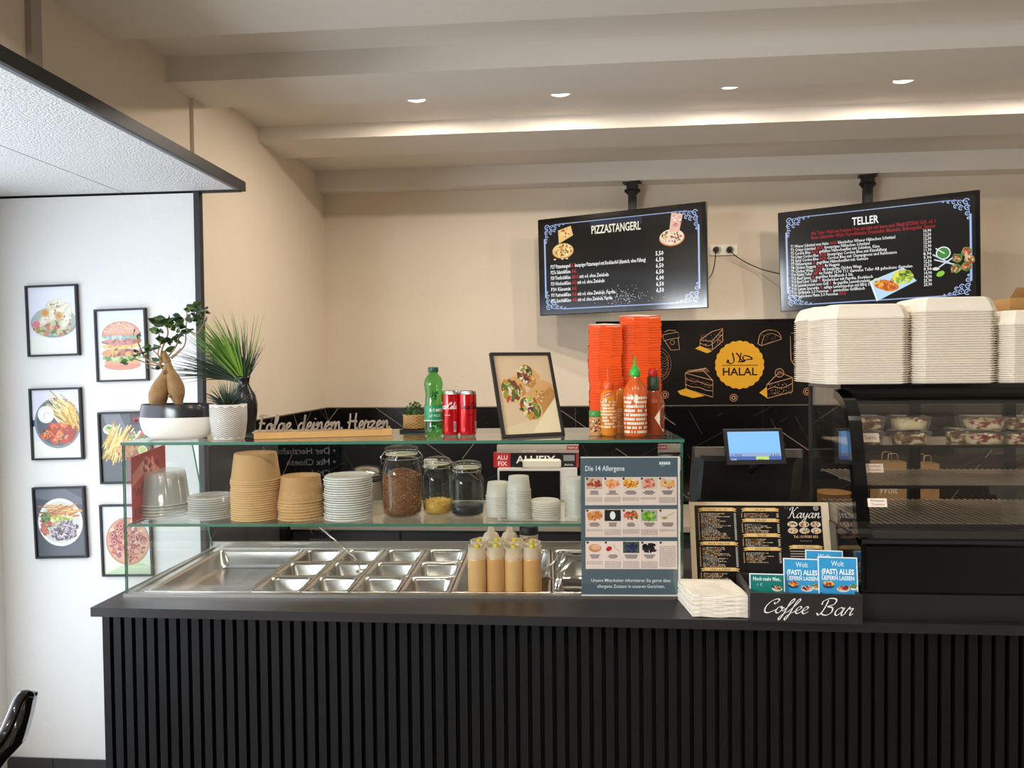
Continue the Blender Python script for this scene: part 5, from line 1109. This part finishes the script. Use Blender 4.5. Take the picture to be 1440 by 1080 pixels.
# ---------------- foam clamshell boxes ----------------
def clam(w_,d_,h,top=False):
    mb=MB(); c_=.28
    def O(f,z_,ch=c_): a_,b_=w_/2*f,d_/2*f; e=min(a_,b_)*ch; return [(-a_+e,-b_,z_),(a_-e,-b_,z_),(a_,-b_+e,z_),(a_,b_-e,z_),(a_-e,b_,z_),(-a_+e,b_,z_),(-a_,b_-e,z_),(-a_,-b_+e,z_)]
    if top: mb.rings([O(.96,0),O(.99,h*.4),O(1.0,h*.9),O(.985,h*1.1),O(.93,h+.022),O(.86,h+.036),O(.80,h+.039)],cap0=True,cap1=True)
    else: mb.rings([O(.955,0),O(.965,h*.35),O(1.0,h*.45),O(1.0,h*.72),O(.955,h*.9)],cap0=True,cap1=True)
    return mb
def tower(px0,px1,ytop,n,yfr,lab,grp,seed):
    a_=at(px0,539,y=yfr); b_=at(px1,539,y=yfr); w_=b_.x-a_.x; d_=.20; k=w_/(px1-px0); tot=at((px0+px1)/2,ytop,y=yfr+.03).z-ZTOP; h=(tot-.039)/n; cx_,cy_=(a_.x+b_.x)/2,yfr+d_/2; r=random.Random(seed)
    ts_=[]
    base=thing('takeout_box',lab+', lowest','takeout box',(cx_,cy_,ZTOP+.0005),0,grp); clam(w_,d_,h*.99).build('shell',m_foam,base)
    for i in range(1,n-1): dup(base,(cx_+r.uniform(-.0012,.0012),cy_+r.uniform(-.001,.001),ZTOP+.0005+i*h),r.uniform(-.004,.004),label=lab+', '+ordl(n-i,n))
    tp=thing('takeout_box',lab+', topmost with raised lid','takeout box',(cx_,cy_,ZTOP+.0005+(n-1)*h),0,grp); clam(w_,d_,h,True).build('shell',m_foam,tp)
yt=YTf+.012
tower(1163,1286,428,29,yt+.0,'white foam box in the left front tower','takeout boxes, left tower',1)
tower(1287,1410,418,30,yt+.005,'white foam box in the middle tower','takeout boxes, middle tower',2)
tower(1412,1530,436,27,yt+.0,'white foam box in the right tower at the photo edge','takeout boxes, right tower',3)
tower(1139,1256,431,29,yt+.215,'white foam box in the tower behind the left one','takeout boxes, rear tower',4)
a_=at(1418,432,y=YBk-.05); t=thing('cardboard_box','brown cardboard box behind the right tower of foam boxes','box',(a_.x,YBk-.06,ZTOP+.0005)); Hb=at(1430,419,y=YBk-.06).z-ZTOP
MB().box(0,.30,0,.22,0,Hb).build('box',m_kraft,t); MB().add([(0,0,Hb),(.30,0,Hb),(.33,-.05,Hb+.035),(-.01,-.05,Hb+.028)],[(0,1,2,3)]).build('flap',m_kraft,t)
# ---------------- menu screens ----------------
def screen(cx_,cz_,yaw,tilt,roll,W,H,lab,poleX,draw,ypole):
    y,t_,r_=[math.radians(v) for v in (yaw,tilt,roll)]
    rv=Vector((math.cos(y),math.sin(y),0)); nv=Vector((math.sin(y)*math.cos(t_),-math.cos(y)*math.cos(t_),-math.sin(t_))); up=nv.cross(rv)*-1
    if up.z<0: up=-up
    rv2=rv*math.cos(r_)+up*math.sin(r_); up2=up*math.cos(r_)-rv*math.sin(r_); back=-nv
    M_=Matrix((rv2,back,up2)).transposed(); t=thing('menu_screen',lab,'screen',(cx_,4.45*SCY,cz_),rot=M_.to_euler())
    MB().bbox(-W/2,W/2,0,.03,-H/2,H/2,.004).build('bezel',m_blackg,t); MB().bbox(-W*.36,W*.36,.03,.065,-H*.38,H*.3,.01).build('back_cover',m_black,t)
    P=Print(W/285.0,step=5e-6); P.rect(-136,-77,136,75,'#030304'); draw(P); P.build('picture',t,m_screen,loc=(0,-.0006,0))
    return t
SCY=1.0
def deco(P):
    c_='#a9bde4'; c2='#7f9ad0'
    for s_ in (-1,1):
        P.rect(s_*130-1.6,-52,s_*130+1.6,48,'#7d96c4'); P.rect(s_*130-.5,-52,s_*130+.5,48,'#c6d4ee')
    P.rect(-100,70,98,71.3,'#98aad0'); P.rect(-100,-73,98,-71.2,'#8fa6d4')
    for sx in (-1,1):
        for sy in (-1,1):
            ox,oy=sx*131,sy*72-(1 if sy<0 else 0)
            for (dx,dy,rr_) in ((6,5,4),(14,6,3.4),(22,4,2.8),(29,3,2),(5,14,3.4),(5,23,2.6),(13,14,3),(20,11,2.4),(36,2,1.2),(4,30,1.4)):
                P.circ(ox-sx*dx,oy-sy*dy,rr_,1.2,c_,12,a0=.3,a1=5.2); P.ell(ox-sx*dx,oy-sy*dy,rr_*.3,rr_*.3,c_,6)
            P.line(catmull([(ox-sx*2,oy-sy*36),(ox-sx*4,oy-sy*10),(ox-sx*12,oy-sy*3),(ox-sx*42,oy-sy*1)],5),1.2,c2)
def pizza(P,x,y,s,cheese,r):
    P.ell(x,y-4*s,26*s,17*s,'#c9824a',22); P.ell(x,y-2.5*s,24.5*s,16*s,cheese,22)
    P.blobs(x,y-2.5*s,21*s,13*s,['#c23a26','#e8c66a','#8a3c22','#f2e2b0','#4f7a34'],70,1.5*s,r)
def drawL(P):
    deco(P); r=random.Random(31)
    P.rect(-48,58,40,70,'#23283c'); P.text('PIZZASTANGERL',-46,49,19,'#efe9cf',bold=.018,width=84)
    pizza(P,-97,28,.75,'#eec684',r); P.poly([(-104,38),(-78,50),(-82,66),(-105,60)],'#e9c07a'); P.blobs(-92,55,10,7,['#c23a26','#f2e2b0','#5c7a34'],16,1.3,r)
    for dx in (-112,-98,-90): P.ell(dx,12,2.4,1.2,'#e8dcc0',8)
    pizza(P,88,34,.78,'#eed3c0',r); P.poly([(84,40),(100,40),(106,66),(88,70)],'#e8b7a0'); P.blobs(96,57,8,9,['#f5e4d6','#a85a6a','#e0a0a0'],22,1.3,r)
    L_=[('P27 Pizzastangerl','A','knuspriger Pizzastangerl mit Knoblauchöl (klassisch, ohne Füllung)','5,50',148),('P27a Salami&Käse','AG','','6,50',0),('P28 Thunfisch&Käse','ADG','mit od. ohne Zwiebeln','6,50',62),('P29 Hünchen&Käse','AG','mit od. ohne Zwiebeln','6,50',58),('P30 Käsemix','AG','','6,00',0),('P31 Pastrami&Käse','AG','mit od. ohne Zwiebeln, Paprika','6,50',80),('P32 Suschi&Käse','AG','mit od. ohne Zwiebeln, Paprika','6,50',74)]
    for i,(a_,b_,c_,d_,w_) in enumerate(L_):
        y=-3-i*9.6; wa=36; P.text(a_,-120,y,8.6,'#f2f2f2',bold=.02,width=wa,res=1); x=-120+wa+2; P.text(b_,x,y,8.6,'#c8262a',bold=.02,width=len(b_)*4,res=1); x+=len(b_)*4+2
        if c_: P.text(c_,x,y,8.6,'#f2f2f2',bold=.02,width=w_*.82,res=1)
        P.text(d_,68,5-i*9.7,9.4,'#f2f2f2',align='c',bold=.025,width=13,res=1)
    r=random.Random(5)
    for i in range(130): P.ell(10+r.gauss(0,1)*18,-58+r.gauss(0,1)*8,.7*r.uniform(.6,1.3),.5,'#d8dde6',5,r.uniform(0,3))
def drawR(P):
    deco(P); r=random.Random(33)
    P.text('TELLER',-12,49,17,'#f2f2ee',align='c',bold=.02,width=38)
    P.text('Alle Teller: Wahl mit Pommes / Reis mit Salat und Sauce nach Wahl! EXTRAS: 0,50, od. 1',-92,40,8,'#a81e22',width=176,bold=.01,res=1); P.text('Beim Salatteller Wahl: Kartoffelsalat, Krautsalat, Maissalat, Eisbergsalat, Saucen',-92,33,8,'#a81e22',width=176,bold=.01,res=1)
    L_=[('T1 Wiener Schnitzel vom Huhn',58,'ACG','klassisches Wiener Hähnchen Schnitzel',82),('T2 Crispy Schnitzel',38,'ACG','knuspriges Hähnchen Schnitzel',66),('T3 Cordon Bleu',30,'ACG','gefülltes Hähnchenfilet mit Schinken, Käse',88),('T4 Crispy Cordon Bleu',42,'ACG','knuspriges Cordon Bleu mit Käsefüllung',86),('T5 Spicy Cordon Bleu',42,'ACG','Cordon Bleu mit Champignons und Rahmsauce',100),('T7 Hühnerspiess',32,'A','gegrilltes Hähnchenfilet mit Gemüse',76),('T8 Chicken Nuggets',38,'ACG','8x Nuggets',22),('T9 Chicken Wings',34,'ACG','8x knusprige Chicken Wings',58),('T10 Falafel Teller',32,'AF','6x Falafel 10,90 T11 Garnelen Teller AB gebackene Garnelen',134),('T12 Beef Spiess',30,'A','gegrilltes Rindfleisch 6 Stk.',56),('T13 Beef Liver Teller',40,'A','Rinderleber mit Paprika, Knoblauch',74),('T14 Lammkotelett vom Grill',56,'A','4x gegrillte Lammkoteletts',54),('T15 Lamm Spareribs',42,'A','saftige Lammrippchen mit BBQ S.',68),('T16 Grillplatte 2-3 Personen',56,'A','gemischtes Grillfleisch',46),('T17 Gebackene Platte 2-3 Personen',70,'ACG','',0)]
    pr=['10,90','12,50','12,50','12,00','12,90','11,90','8,90','9,90','12,50','12,50','9,90','14,90','14,90','25,90','23,90']
    for i,(a_,wa,b_,c_,wc_) in enumerate(L_):
        y=22-i*5.85; P.text(a_,-124,y,6.8,'#e9e9e9',bold=.015,width=wa,res=1); x=-124+wa+2; P.text(b_,x,y,6.8,'#c32226',bold=.02,width=len(b_)*3.2,res=1); x+=len(b_)*3.2+2
        if c_: P.text(c_,x,y,6.8,'#e9e9e9',bold=.015,width=wc_,res=1)
        P.text(pr[i],73,27-i*5.85,6.6,'#e9e9e9',align='c',bold=.02,width=11,res=1)
    P.poly([(-8,-42),(40,-24),(58,-46),(2,-74)],'#b8d8f4'); P.poly([(-8,-42),(2,-74),(4,-72),(-5,-43)],'#e6f2fb')
    P.ell(16,-50,18,8,'#d8741e',18,-.3,.1,r); P.blobs(16,-50,13,6,['#e8902a','#b8541a','#f0a84a'],26,2.2,r); P.blobs(38,-39,14,9,['#c9d23a','#e2e05a','#8aa82a'],50,2.4,r); P.blobs(42,-33,6,4,['#3f7a2a','#d8c04a'],16,2,r); P.circ(2,-42,4,1.2,'#e8e86a',12)
    P.circ(94,-7,9,1.8,'#dfe6ea',18); P.ell(94,-7,7.6,7.6,'#3f8a34',16); P.line([(84,1),(96,-8)],1.6,'#dfe6ea')
    for q0 in (((80,-8),(104,-24)),((82,-16),(110,-26)),((88,-28),(108,-14))): P.line(q0,2,'#c9d2da')
    for (x,y) in ((112,-16),(124,-8),(128,-20),(110,-32),(124,-30)): P.ell(x,y,7,7,'#6a8a3a',12,0,.15,r); P.blobs(x,y,5,5,['#c9705a','#e0b090','#3f6a2a','#a8442c'],22,1.6,r)
    P.ell(90,-38,6,4,'#8ac83a',10,.5); P.ell(84,-30,5,2.6,'#d8dcc0',8)
s1=screen(.285,2.363+.1,-21.3,1.3,.3,1.038,.597,'left menu screen hanging from the ceiling, headed with pizza sticks',.3,drawL,4.6)
s2=screen(1.753,2.373+.1,-22.1,3.4,1.1,1.044,.60,'right menu screen hanging from the ceiling above the takeout boxes',1.7,drawR,4.6)
def mount(px,py,lab,scr,hd):
    p=at(px,py,y=B4Y+.05); t=thing('screen_mount',lab,'mount',(p.x,B4Y+.05,B4Z)); a_=math.radians(-18)
    MB().box(-.055,.055,-.035,.035,-.008,0).build('ceiling_plate',m_black,t); o=COL.objects[-1]; o.rotation_euler.z=a_
    MB().box(-.032,.032,-.03,.03,-.05,-.008).box(-.036,.036,-.012,.012,-.075,-.02).build('hinge',m_black,t); 
    for s_ in (-1,1): MB().lathe([(.011,0),(.011,.012),(.007,.016)],n=10).build('bolt',m_blackg,t); o=COL.objects[-1]; o.rotation_euler=(0,s_*PI/2,0); o.location=(s_*.034,0,-.055)
    L_=hd; MB().bbox(-.026,.026,-.02,.02,-L_,-.05,.003).build('pole',m_black,t)
    MB().box(-.06,.06,-.285,-.021,-L_-.0,-L_+.09).build('bracket',m_black,t)
mount(889,249,'black ceiling mount of the left menu screen',s1,.36); mount(1220,236,'black ceiling mount of the right menu screen, with angled plate',s2,.36)
# ---------------- sockets and cables ----------------
a_=at(998,360,y=YB); b_=at(1037,344,y=YB); t=thing('double_socket','white double wall socket between the two menu screens','socket',(a_.x,YB-.0005,a_.z)); w_=b_.x-a_.x; h_=b_.z-a_.z
MB().bbox(0,w_,-.012,0,0,h_,.003).build('plate',m_plast,t)
for f in (.27,.73):
    MB().lathe([(.026,0),(.025,-.006),(.020,-.007)],n=24).build('well',mat('socket_shadow_plastic','#b9b2a6',.5),t); o=COL.objects[-1]; o.rotation_euler=(-PI/2,0,0); o.location=(w_*f,-.0125,h_*.5); o.scale.z=-.2
for px,lab in ((1007,'black plug in the left wall socket'),(1026,'black plug in the right wall socket')):
    p=at(px,351,y=YB-.02); t=thing('plug',lab,'plug',(p.x,YB-.0135,p.z)); MB().lathe([(.019,0),(.019,.012),(.012,.028),(.006,.036)],n=18).build('body',m_black,t); o=COL.objects[-1]; o.rotation_euler=(PI/2,0,0)
def cable(pts,lab,cat='cable',r_=.0032):
    P_=[at(x,y_,y=YB-dy) for x,y_,dy in pts]; t=thing('cable',lab,cat,tuple(P_[0])); MB().tube(catmull(P_,6),r_,6).build('lead',m_black,t,world=True)
cable([(1006,353,.05),(1006,362,.055),(1004,375,.05),(1000,387,.06),(993,394,.14),(980,396,.20)],'black cable running from the left plug down behind the left screen')
cable([(1027,353,.05),(1036,361,.05),(1053,371,.045),(1072,379,.06),(1092,384,.14),(1110,388,.24)],'black cable sagging from the right plug to the right screen')
# ---------------- framed food pictures in the alcove ----------------
def picture(px0,px1,py0,py1,lab,draw,bgc,skew=.012,seed=1):
    a_=at(px0+2,py1,y=YP-.016); b_=at(px1+2,py0,y=YP-.016); W=b_.x-a_.x-.004; H=b_.z-a_.z
    t=thing('framed_picture',lab,'picture',(a_.x,YP-.018,a_.z),rot=(0,-skew,0)); b=.0085
    frame2(t,W,H,b,.0165,br=b); 
    P=Print(W/100,step=4e-6); HH=H*100/W; P.rect(3,3,97,HH-3,bgc); P.clip=(3,3,97,HH-3); draw(P,HH,random.Random(seed)); P.build('photo',t,m_glossp,loc=(0,.0085,0))
def d_wraps(P,H,r):
    P.poly([(3,3),(97,3),(97,38),(3,38)],'#e9ebe0'); P.ell(52,62,45,28,'#8a979a',28); P.ell(52,65,43,26,'#a9b3ae',28)
    P.blobs(50,52,38,13,['#7f9a5a','#c9705a','#8a5a4a','#c2b48a','#d8875a','#5a7a4a','#b8c48a'],110,3,r)
    for (x,y,l,a0) in ((40,72,24,.7),(62,80,28,.6),(76,70,24,1.2),(56,95,20,.2)):
        P.ell(x,y,l,9,'#d6cfb4',18,a0); P.ell(x+2,y+2,l*.85,6,'#e9e2cc',18,a0); P.blobs(x,y,l*.5,6,['#b8a47a','#9a8a6a','#efe9d8'],14,1.6,r)
    for (x,y) in ((36,80),(62,74)): P.ell(x,y,8,8,'#d8a860',14); P.ell(x,y,5,5,'#c98a48',10)
    P.ell(18,60,7,6,'#e0708a',12)
def d_burger(P,H,r):
    P.rect(3,3,97,32,'#e8e9dc'); P.ell(50,30,36,9,'#d8907a',24); P.rect(16,32,86,40,'#e0a080')
    for (y,h_,c_,cs_) in ((42,9,'#8fae6a',['#a8c47a','#6a8f4a','#c9d8a0']),(52,12,'#b87a6a',['#a8604e','#d89a6a','#8a4a44','#e0b060']),(64,6,'#e8b464',['#f0c87a','#e09a4a']),(72,10,'#b4786c',['#a8604e','#d89a6a','#c98a8a']),(82,7,'#a9b8b4',['#8fae8a','#c4d0c8','#9aa8b8'])):
        P.ell(50,y+2,40,h_*.62,c_,22,0,.05,r); P.blobs(50,y+2,36,h_*.5,cs_,34,3,r)
    P.poly([(14,86)]+[(50-38*math.cos(math.pi*i/20),86+26*math.sin(math.pi*i/20)) for i in range(21)]+[(86,86)],'#d9937c'); P.poly([(20,88)]+[(48-30*math.cos(math.pi*i/16),88+20*math.sin(math.pi*i/16)) for i in range(17)]+[(70,88)],'#e4a58c')
    for i in range(90): a_=r.uniform(.2,2.94); q_=r.random()**.5; P.ell(50+34*q_*math.cos(a_),88+22*q_*math.sin(a_),1.3,.8,'#f2dcc8',6,r.uniform(0,3))
def d_wings(P,H,r):
    P.rect(3,3,97,36,'#e9ebe2'); P.rect(3,H-40,97,H-3,'#dfe0ee'); P.poly([(3,62),(30,66),(30,76),(3,74)],'#3c5578'); P.ell(52,68,45,47,'#7f8a8c',34); P.ell(52,69,41,43,'#59646a',34)
    P.blobs(66,92,26,22,['#e8d49a','#f2e4b8','#d8b45a','#c9983a','#f0dca0'],70,2.2,r,el=4.2,rot=-.7,shape='r'); P.blobs(80,78,12,18,['#e0b040','#c98a28','#f0cc70'],26,2.2,r,el=4,rot=-1.2,shape='r')
    P.blobs(50,48,32,17,['#c8502e','#d8703a','#a83a24','#e08a4a','#b84428'],46,5.5,r); P.blobs(50,48,30,15,['#e8a060','#8a2c1c'],30,1.6,r)
    P.ell(30,84,16,16,'#e8ecf2',22); P.ell(30,85,12,12,'#f8fafc',20); P.circ(32,82,6,1.4,'#b8c0a8',12,a0=.2,a1=4)
def d_fries(P,H,r):
    P.poly([(3,3),(97,3),(97,H-3),(3,H-3)],'#5a5c60'); P.poly([(8,H-3),(40,H-3),(62,80),(50,70),(20,H-40)],'#7c7e84'); P.rect(60,H-24,97,H-3,'#4a3c40'); P.text('MN',66,H-20,14,'#a8343c',bold=.03)
    P.ell(20,H-32,12,9,'#e6e4dc',18); P.ell(20,H-31,9,6,'#a8b47a',14); P.blobs(20,H-31,7,4,['#6a8a4a','#d8c48a'],14,1.5,r)
    P.ell(58,66,54,38,'#ecebe6',34,-.15); P.ell(58,68,50,34,'#e2ddd0',34,-.15)
    P.blobs(34,74,24,20,['#e8c870','#d8ac48','#f0dc98','#c99a38'],80,2.2,r,el=4.5,rot=1.0,shape='r'); P.blobs(58,60,26,18,['#c98a5a','#b8703e','#d8a070','#a85a34'],60,3.2,r); P.blobs(74,84,20,10,['#6a7a4a','#8a9a5a','#c86a5a','#d8d8c0'],60,2.4,r); P.ell(82,60,9,9,'#d8dc9a',14); P.ell(82,60,6,6,'#b8c878',12)
def d_beans(P,H,r):
    P.rect(3,3,97,H-3,'#50545a'); P.poly([(3,H-3),(60,H-3),(97,H-24),(97,H-34),(3,H-20)],'#6a6e76'); P.ell(50,66,43,44,'#e9ebee',34); P.ell(50,66,38,39,'#d2cfc4',34)
    P.blobs(56,52,27,20,['#8a7a8a','#6a5a68','#a898a4','#54464f','#b8aab0'],170,1.7,r,el=2.2); P.blobs(48,84,27,13,['#d8a45a','#b87a3a','#e8c07a','#a8652e'],34,3.0,r,el=4,rot=.1,shape='r'); P.blobs(50,72,30,5,['#c9c86a','#8aa84a','#e8e0a0'],40,2.2,r); P.blobs(22,58,9,14,['#b8564a','#c97a5a','#5a7a44'],30,2.6,r); P.blobs(22,76,8,8,['#4a6a3a','#7a9a5a'],20,2.4,r)
def d_pizza(P,H,r):
    P.rect(3,3,97,40,'#dfe3cc'); P.poly([(3,3),(60,30),(97,18),(97,3)],'#bcd0a8'); P.rect(3,40,97,H-3,'#dfe2ee'); P.ell(52,66,43,45,'#c0885e',36); P.ell(52,67,40,42,'#d8a082',34)
    P.blobs(52,67,36,38,['#a84a3c','#c9705a','#e8c8a8','#8a3a34','#d8907a','#9a5a6a'],150,3,r)
    for i in range(16):
        a_=r.uniform(0,6.28); q_=32*math.sqrt(r.random()); P.ell(52+q_*math.cos(a_),67+q_*math.sin(a_),6,5.6,'#a84438',12); P.circ(52+q_*math.cos(a_),67+q_*math.sin(a_),3.6,1.2,'#e4b49a',10)
picture(37,108,400.5,502,'framed photo of filled wraps on a grey plate, top left of the six',d_wraps,'#e2e3f0',.02,1)
picture(134,205,434,537.5,'framed photo of a tall burger, upper right of the six',d_burger,'#e0e3f2',.02,2)
picture(42.5,113.5,546,647.5,'framed photo of chicken wings with fries and dip on a round plate',d_wings,'#e6e7ee',.02,3)
picture(139,212,579.5,681,'dark framed photo of a fries plate, partly behind the planter',d_fries,'#58595e',.02,4)
picture(48,119.5,686,786,'dark framed photo of beans and fries on a white plate, lowest left',d_beans,'#50545a',.03,5)
picture(141.5,212,710.5,811,'framed photo of a salami pizza seen behind the left glass pane, lowest right',d_pizza,'#e0e3ee',.02,6)
# ---------------- chair ----------------
p=at(22,1000,y=1.75)
t=thing('black_chair','glossy black moulded chair at the lower left, only its curved backrest showing','chair',(p.x-.33,1.62,0),.0)
m_ch=mat('gloss_black_shell','#0b0b0d',.12,noise=.05,coat=.6)
I_=chain(t).inverted()
def cw(px,py,y): return at(px,py,y=y)
A1=[cw(46,978,1.80),cw(38,976,1.78),cw(28,982,1.76),cw(18,1005,1.73),cw(4,1035,1.70),cw(-14,1056,1.66),cw(-40,1085,1.62),cw(-75,1135,1.60)]
A2=[cw(45,981,1.80),cw(43,994,1.79),cw(37,1020,1.77),cw(28,1048,1.74),cw(10,1068,1.70),cw(-6,1090,1.66),cw(-30,1130,1.62),cw(-70,1165,1.60)]
A1=catmull(A1,4); A2=catmull(A2,4); mb=MB(); mb.tube(A1,[.006+.007*min(1,i/6) for i in range(len(A1))],10)
n=len(A1); off=Vector((-.01,.035,0)); vs=A1+A2+[v+off for v in A2]+[v+off*.6 for v in A1]
fs=[]
for i in range(n-1):
    for a_ in range(3): fs.append((a_*n+i,a_*n+i+1,(a_+1)*n+i+1,(a_+1)*n+i))
    fs.append((3*n+i,3*n+i+1,i+1,i))
mb.add(vs,fs,smooth=True); mb.build('backrest',m_ch,t,world=True)['kind']='stuff'
sx_,sy_=p.x-.33,1.60; zs=.46
MB().bbox(-.22,.22,-.22,.22,zs-.02,zs,.01).build('seat',m_ch,t)
for a_,b_ in ((-1,-1),(1,-1),(1,1),(-1,1)): MB().tube([(a_*.17,b_*.17,zs-.02),(a_*.21,b_*.21,0)],[.016,.011],10).build('leg',m_steel2,t)
bt=A2[-1]; MB().tube([I_@bt,Vector((.0,.2,zs-.005))],.014,8).build('back_stem',m_ch,t)
# ---------------- allergen sign on the case front ----------------
a=CM.inverted()@at(817,642,y=2.24); b=CM.inverted()@at(957,646,y=2.24); W=.0; pl=cs(818,-.012,0,py=830)
pl=cs(818,-.016,.012,py=835); pr=cs(957,-.016,.012,py=835); W=(pr-pl).length; H=at(817,642,y=pl.y).z-pl.z
t=thing('allergen_sign','blue-grey allergen chart with food photos in a clear stand before the glass case','sign',(pl.x,pl.y,CT+.0108),CRZ)
MB().box(0,W,0,.0015,0,H).build('chart',mat('sign_paper','#e6dcd4',.4),t)
MB().box(-.003,W+.006,-.003,-.0018,-.002,H+.004).build('clear_cover',m_glass,t); MB().box(-.003,W+.006,-.003,.003,-.0009,-.0001).build('clear_foot',m_clear,t)
P=Print(W/140); HH=H*140/W; P.rect(0,2,137,HH-1.5,'#54646f'); r=random.Random(77)
P.text('Die 14 Allergene',6,HH-20,10.5,'#e6eaf0',width=56,bold=.01); 
for i in range(5): P.rect(111+i*3.2,HH-11.5,113.6+i*3.2,HH-7.5,'#dfe4ea')
P.text('WIEN',113,HH-14.2,2.2,'#c9d0d8',res=1)
fc=[['#a8442c','#d9906a','#8a3020','#e8b090'],['#e89a5a','#e8744a','#f0b080'],['#e8a03a','#d8822a','#b86a24','#f2c060'],['#d8705a','#e8a890','#b8543c'],['#e8a868','#c96a44','#e0c090'],['#d98a4a','#c9743a','#e8a868'],['#e8e4da','#cfc8ba','#f4f2ea'],['#c23a34','#e8705a','#3f7a2a'],['#7fae3a','#a8c85a','#5a8a2a'],['#c9b070','#a89050','#d8c898'],['#b8562c','#d8a070','#e8c8a0'],['#b8242c','#d84a44','#c9c090'],['#3c3a6a','#544a8a','#2a2a4a'],['#1c1e28','#34364a','#0e0e14'],[]]
for row in range(3):
    y1=HH-29-row*45.6; y0=y1-40
    P.rect(6,y0,135.5,y1,'#e8d2c8')
    for c in range(5):
        x=7.5+c*25.8; i=row*5+c
        if c: P.rect(x-1.6,y0,x-1.0,y1,'#f2e6e0')
        P.rect(x,y1-3.6,x+3,y1-.6,'#3a3c44'); 
        if fc[i]:
            if i in (6,12): P.rect(x,y1-17,x+23,y1-1,['#23282a','#3f5a3a'][i==12])
            if i in (0,3,8): P.rect(x,y1-17,x+23,y1-1,{0:'#c9b0a0',3:'#d8c8b8',8:'#a8b0a0'}[i])
            if i==6: P.ell(x+11.5,y1-9,4,6,'#efece4',12)
            elif i==9: P.line([(x+8,y1-12),(x+21,y1-4)],1.2,'#c9b070'); P.ell(x+7,y1-12.5,4,2,'#a89050',10)
            elif i==11: P.ell(x+6,y1-11,4.5,3.4,'#b8242c',10,.5); P.line(catmull([(x+12,y1-4),(x+15,y1-10),(x+21,y1-14)],4),1.2,'#c9b080')
            elif i==10: P.ell(x+12,y1-10,9,6,'#c98a60',14); P.ell(x+13,y1-8.5,7,4,'#e0b088',12)
            else: P.clip=(x,y1-17.5,x+23,y1-1); P.blobs(x+11.5,y1-9.5,9.5,6,fc[i],46,1.8,r); P.clip=None
            P.rect(x,y1-3.6,x+3,y1-.6,'#4a3c3c')
            P.h+=P.step
            for j in range(3): wd=r.uniform(8,18); P.bar(x+11.5-wd/2,y1-20.6-j*2.0,x+11.5+wd/2,y1-19.4-j*2.0,'#5a4a4c')
            ys=y1-29
        else: ys=y1-7
        P.h+=P.step
        yy=ys
        while yy>y0+r.choice((1,1,4,8)):
            xx=x
            while xx<x+22: l_=r.uniform(1.2,3.6); P.bar(xx,yy-.7,min(xx+l_,x+23),yy,'#9a8680'); xx+=l_+.7
            yy-=1.7
P.text('Unsere Mitarbeiter informieren Sie gerne über',70,20.5,6.6,'#e2e8ee',align='c',width=113,bold=.008); P.text('allergene Zutaten in unseren Gerichten.',70,12,6.6,'#e2e8ee',align='c',width=96,bold=.008)
P.build('print',t,m_glossp,loc=(0,-.0003,0))
# ---------------- guest-side wall: menu boards seen as reflections in the glass ----------------
def refl(px,py,y=YF+.03):
    d=MR@Vector(((px-720)/F,1,-(py-540)/F)); p0=CM@Vector((0,-.006,0)); k=(p0-CAMO).dot(PN)/d.dot(PN); h=CAMO+d*k; d2=d-2*d.dot(PN)*PN; return h+d2*((y-h.y)/d2.y)
a=refl(335,628); b=refl(480,775); x0,x1=min(a.x,b.x),max(a.x,b.x); z0,z1=min(a.z,b.z),max(a.z,b.z)
t=thing('guest_menu_board','black menu board with white lines on the guest-side wall','menu board',((x0+x1)/2,YF+.03,z0),PI)
W=x1-x0; H=z1-z0; MB().box(-W/2,W/2,0,.025,0,H).build('board',mat('board_black','#121316',.4),t)
P=Print(W/100); hh=H*100/W
for i,s_ in enumerate(['Der Herzhafte','Mix Cheese','Chicken','Sucuk','Mix Fleisch-Box','Composé Cheese','Pizza Brot','Curry','Spinat']): P.text('• '+s_,-46 if 0 else -46,hh-8-i*11,9,'#e9eef2',bold=.01)
rr=random.Random(3)
P.ell(30,hh-12,17,9,'#b88a5a',20); P.blobs(30,hh-12,12,6,['#8a3a24','#e8c890','#c9743a'],30,2,rr); P.ell(30,hh-52,17,18,'#d8c8a8',22); P.blobs(30,hh-52,13,14,['#c9983a','#7a8a3a','#e8d8a0','#a8642c'],60,2.4,rr); P.ell(30,hh-88,17,8,'#c9b08a',20); P.blobs(30,hh-88,13,5,['#6a4424','#e0c080'],24,2,rr)
P.build('print',t,m_print,loc=(0,-.0004,0))
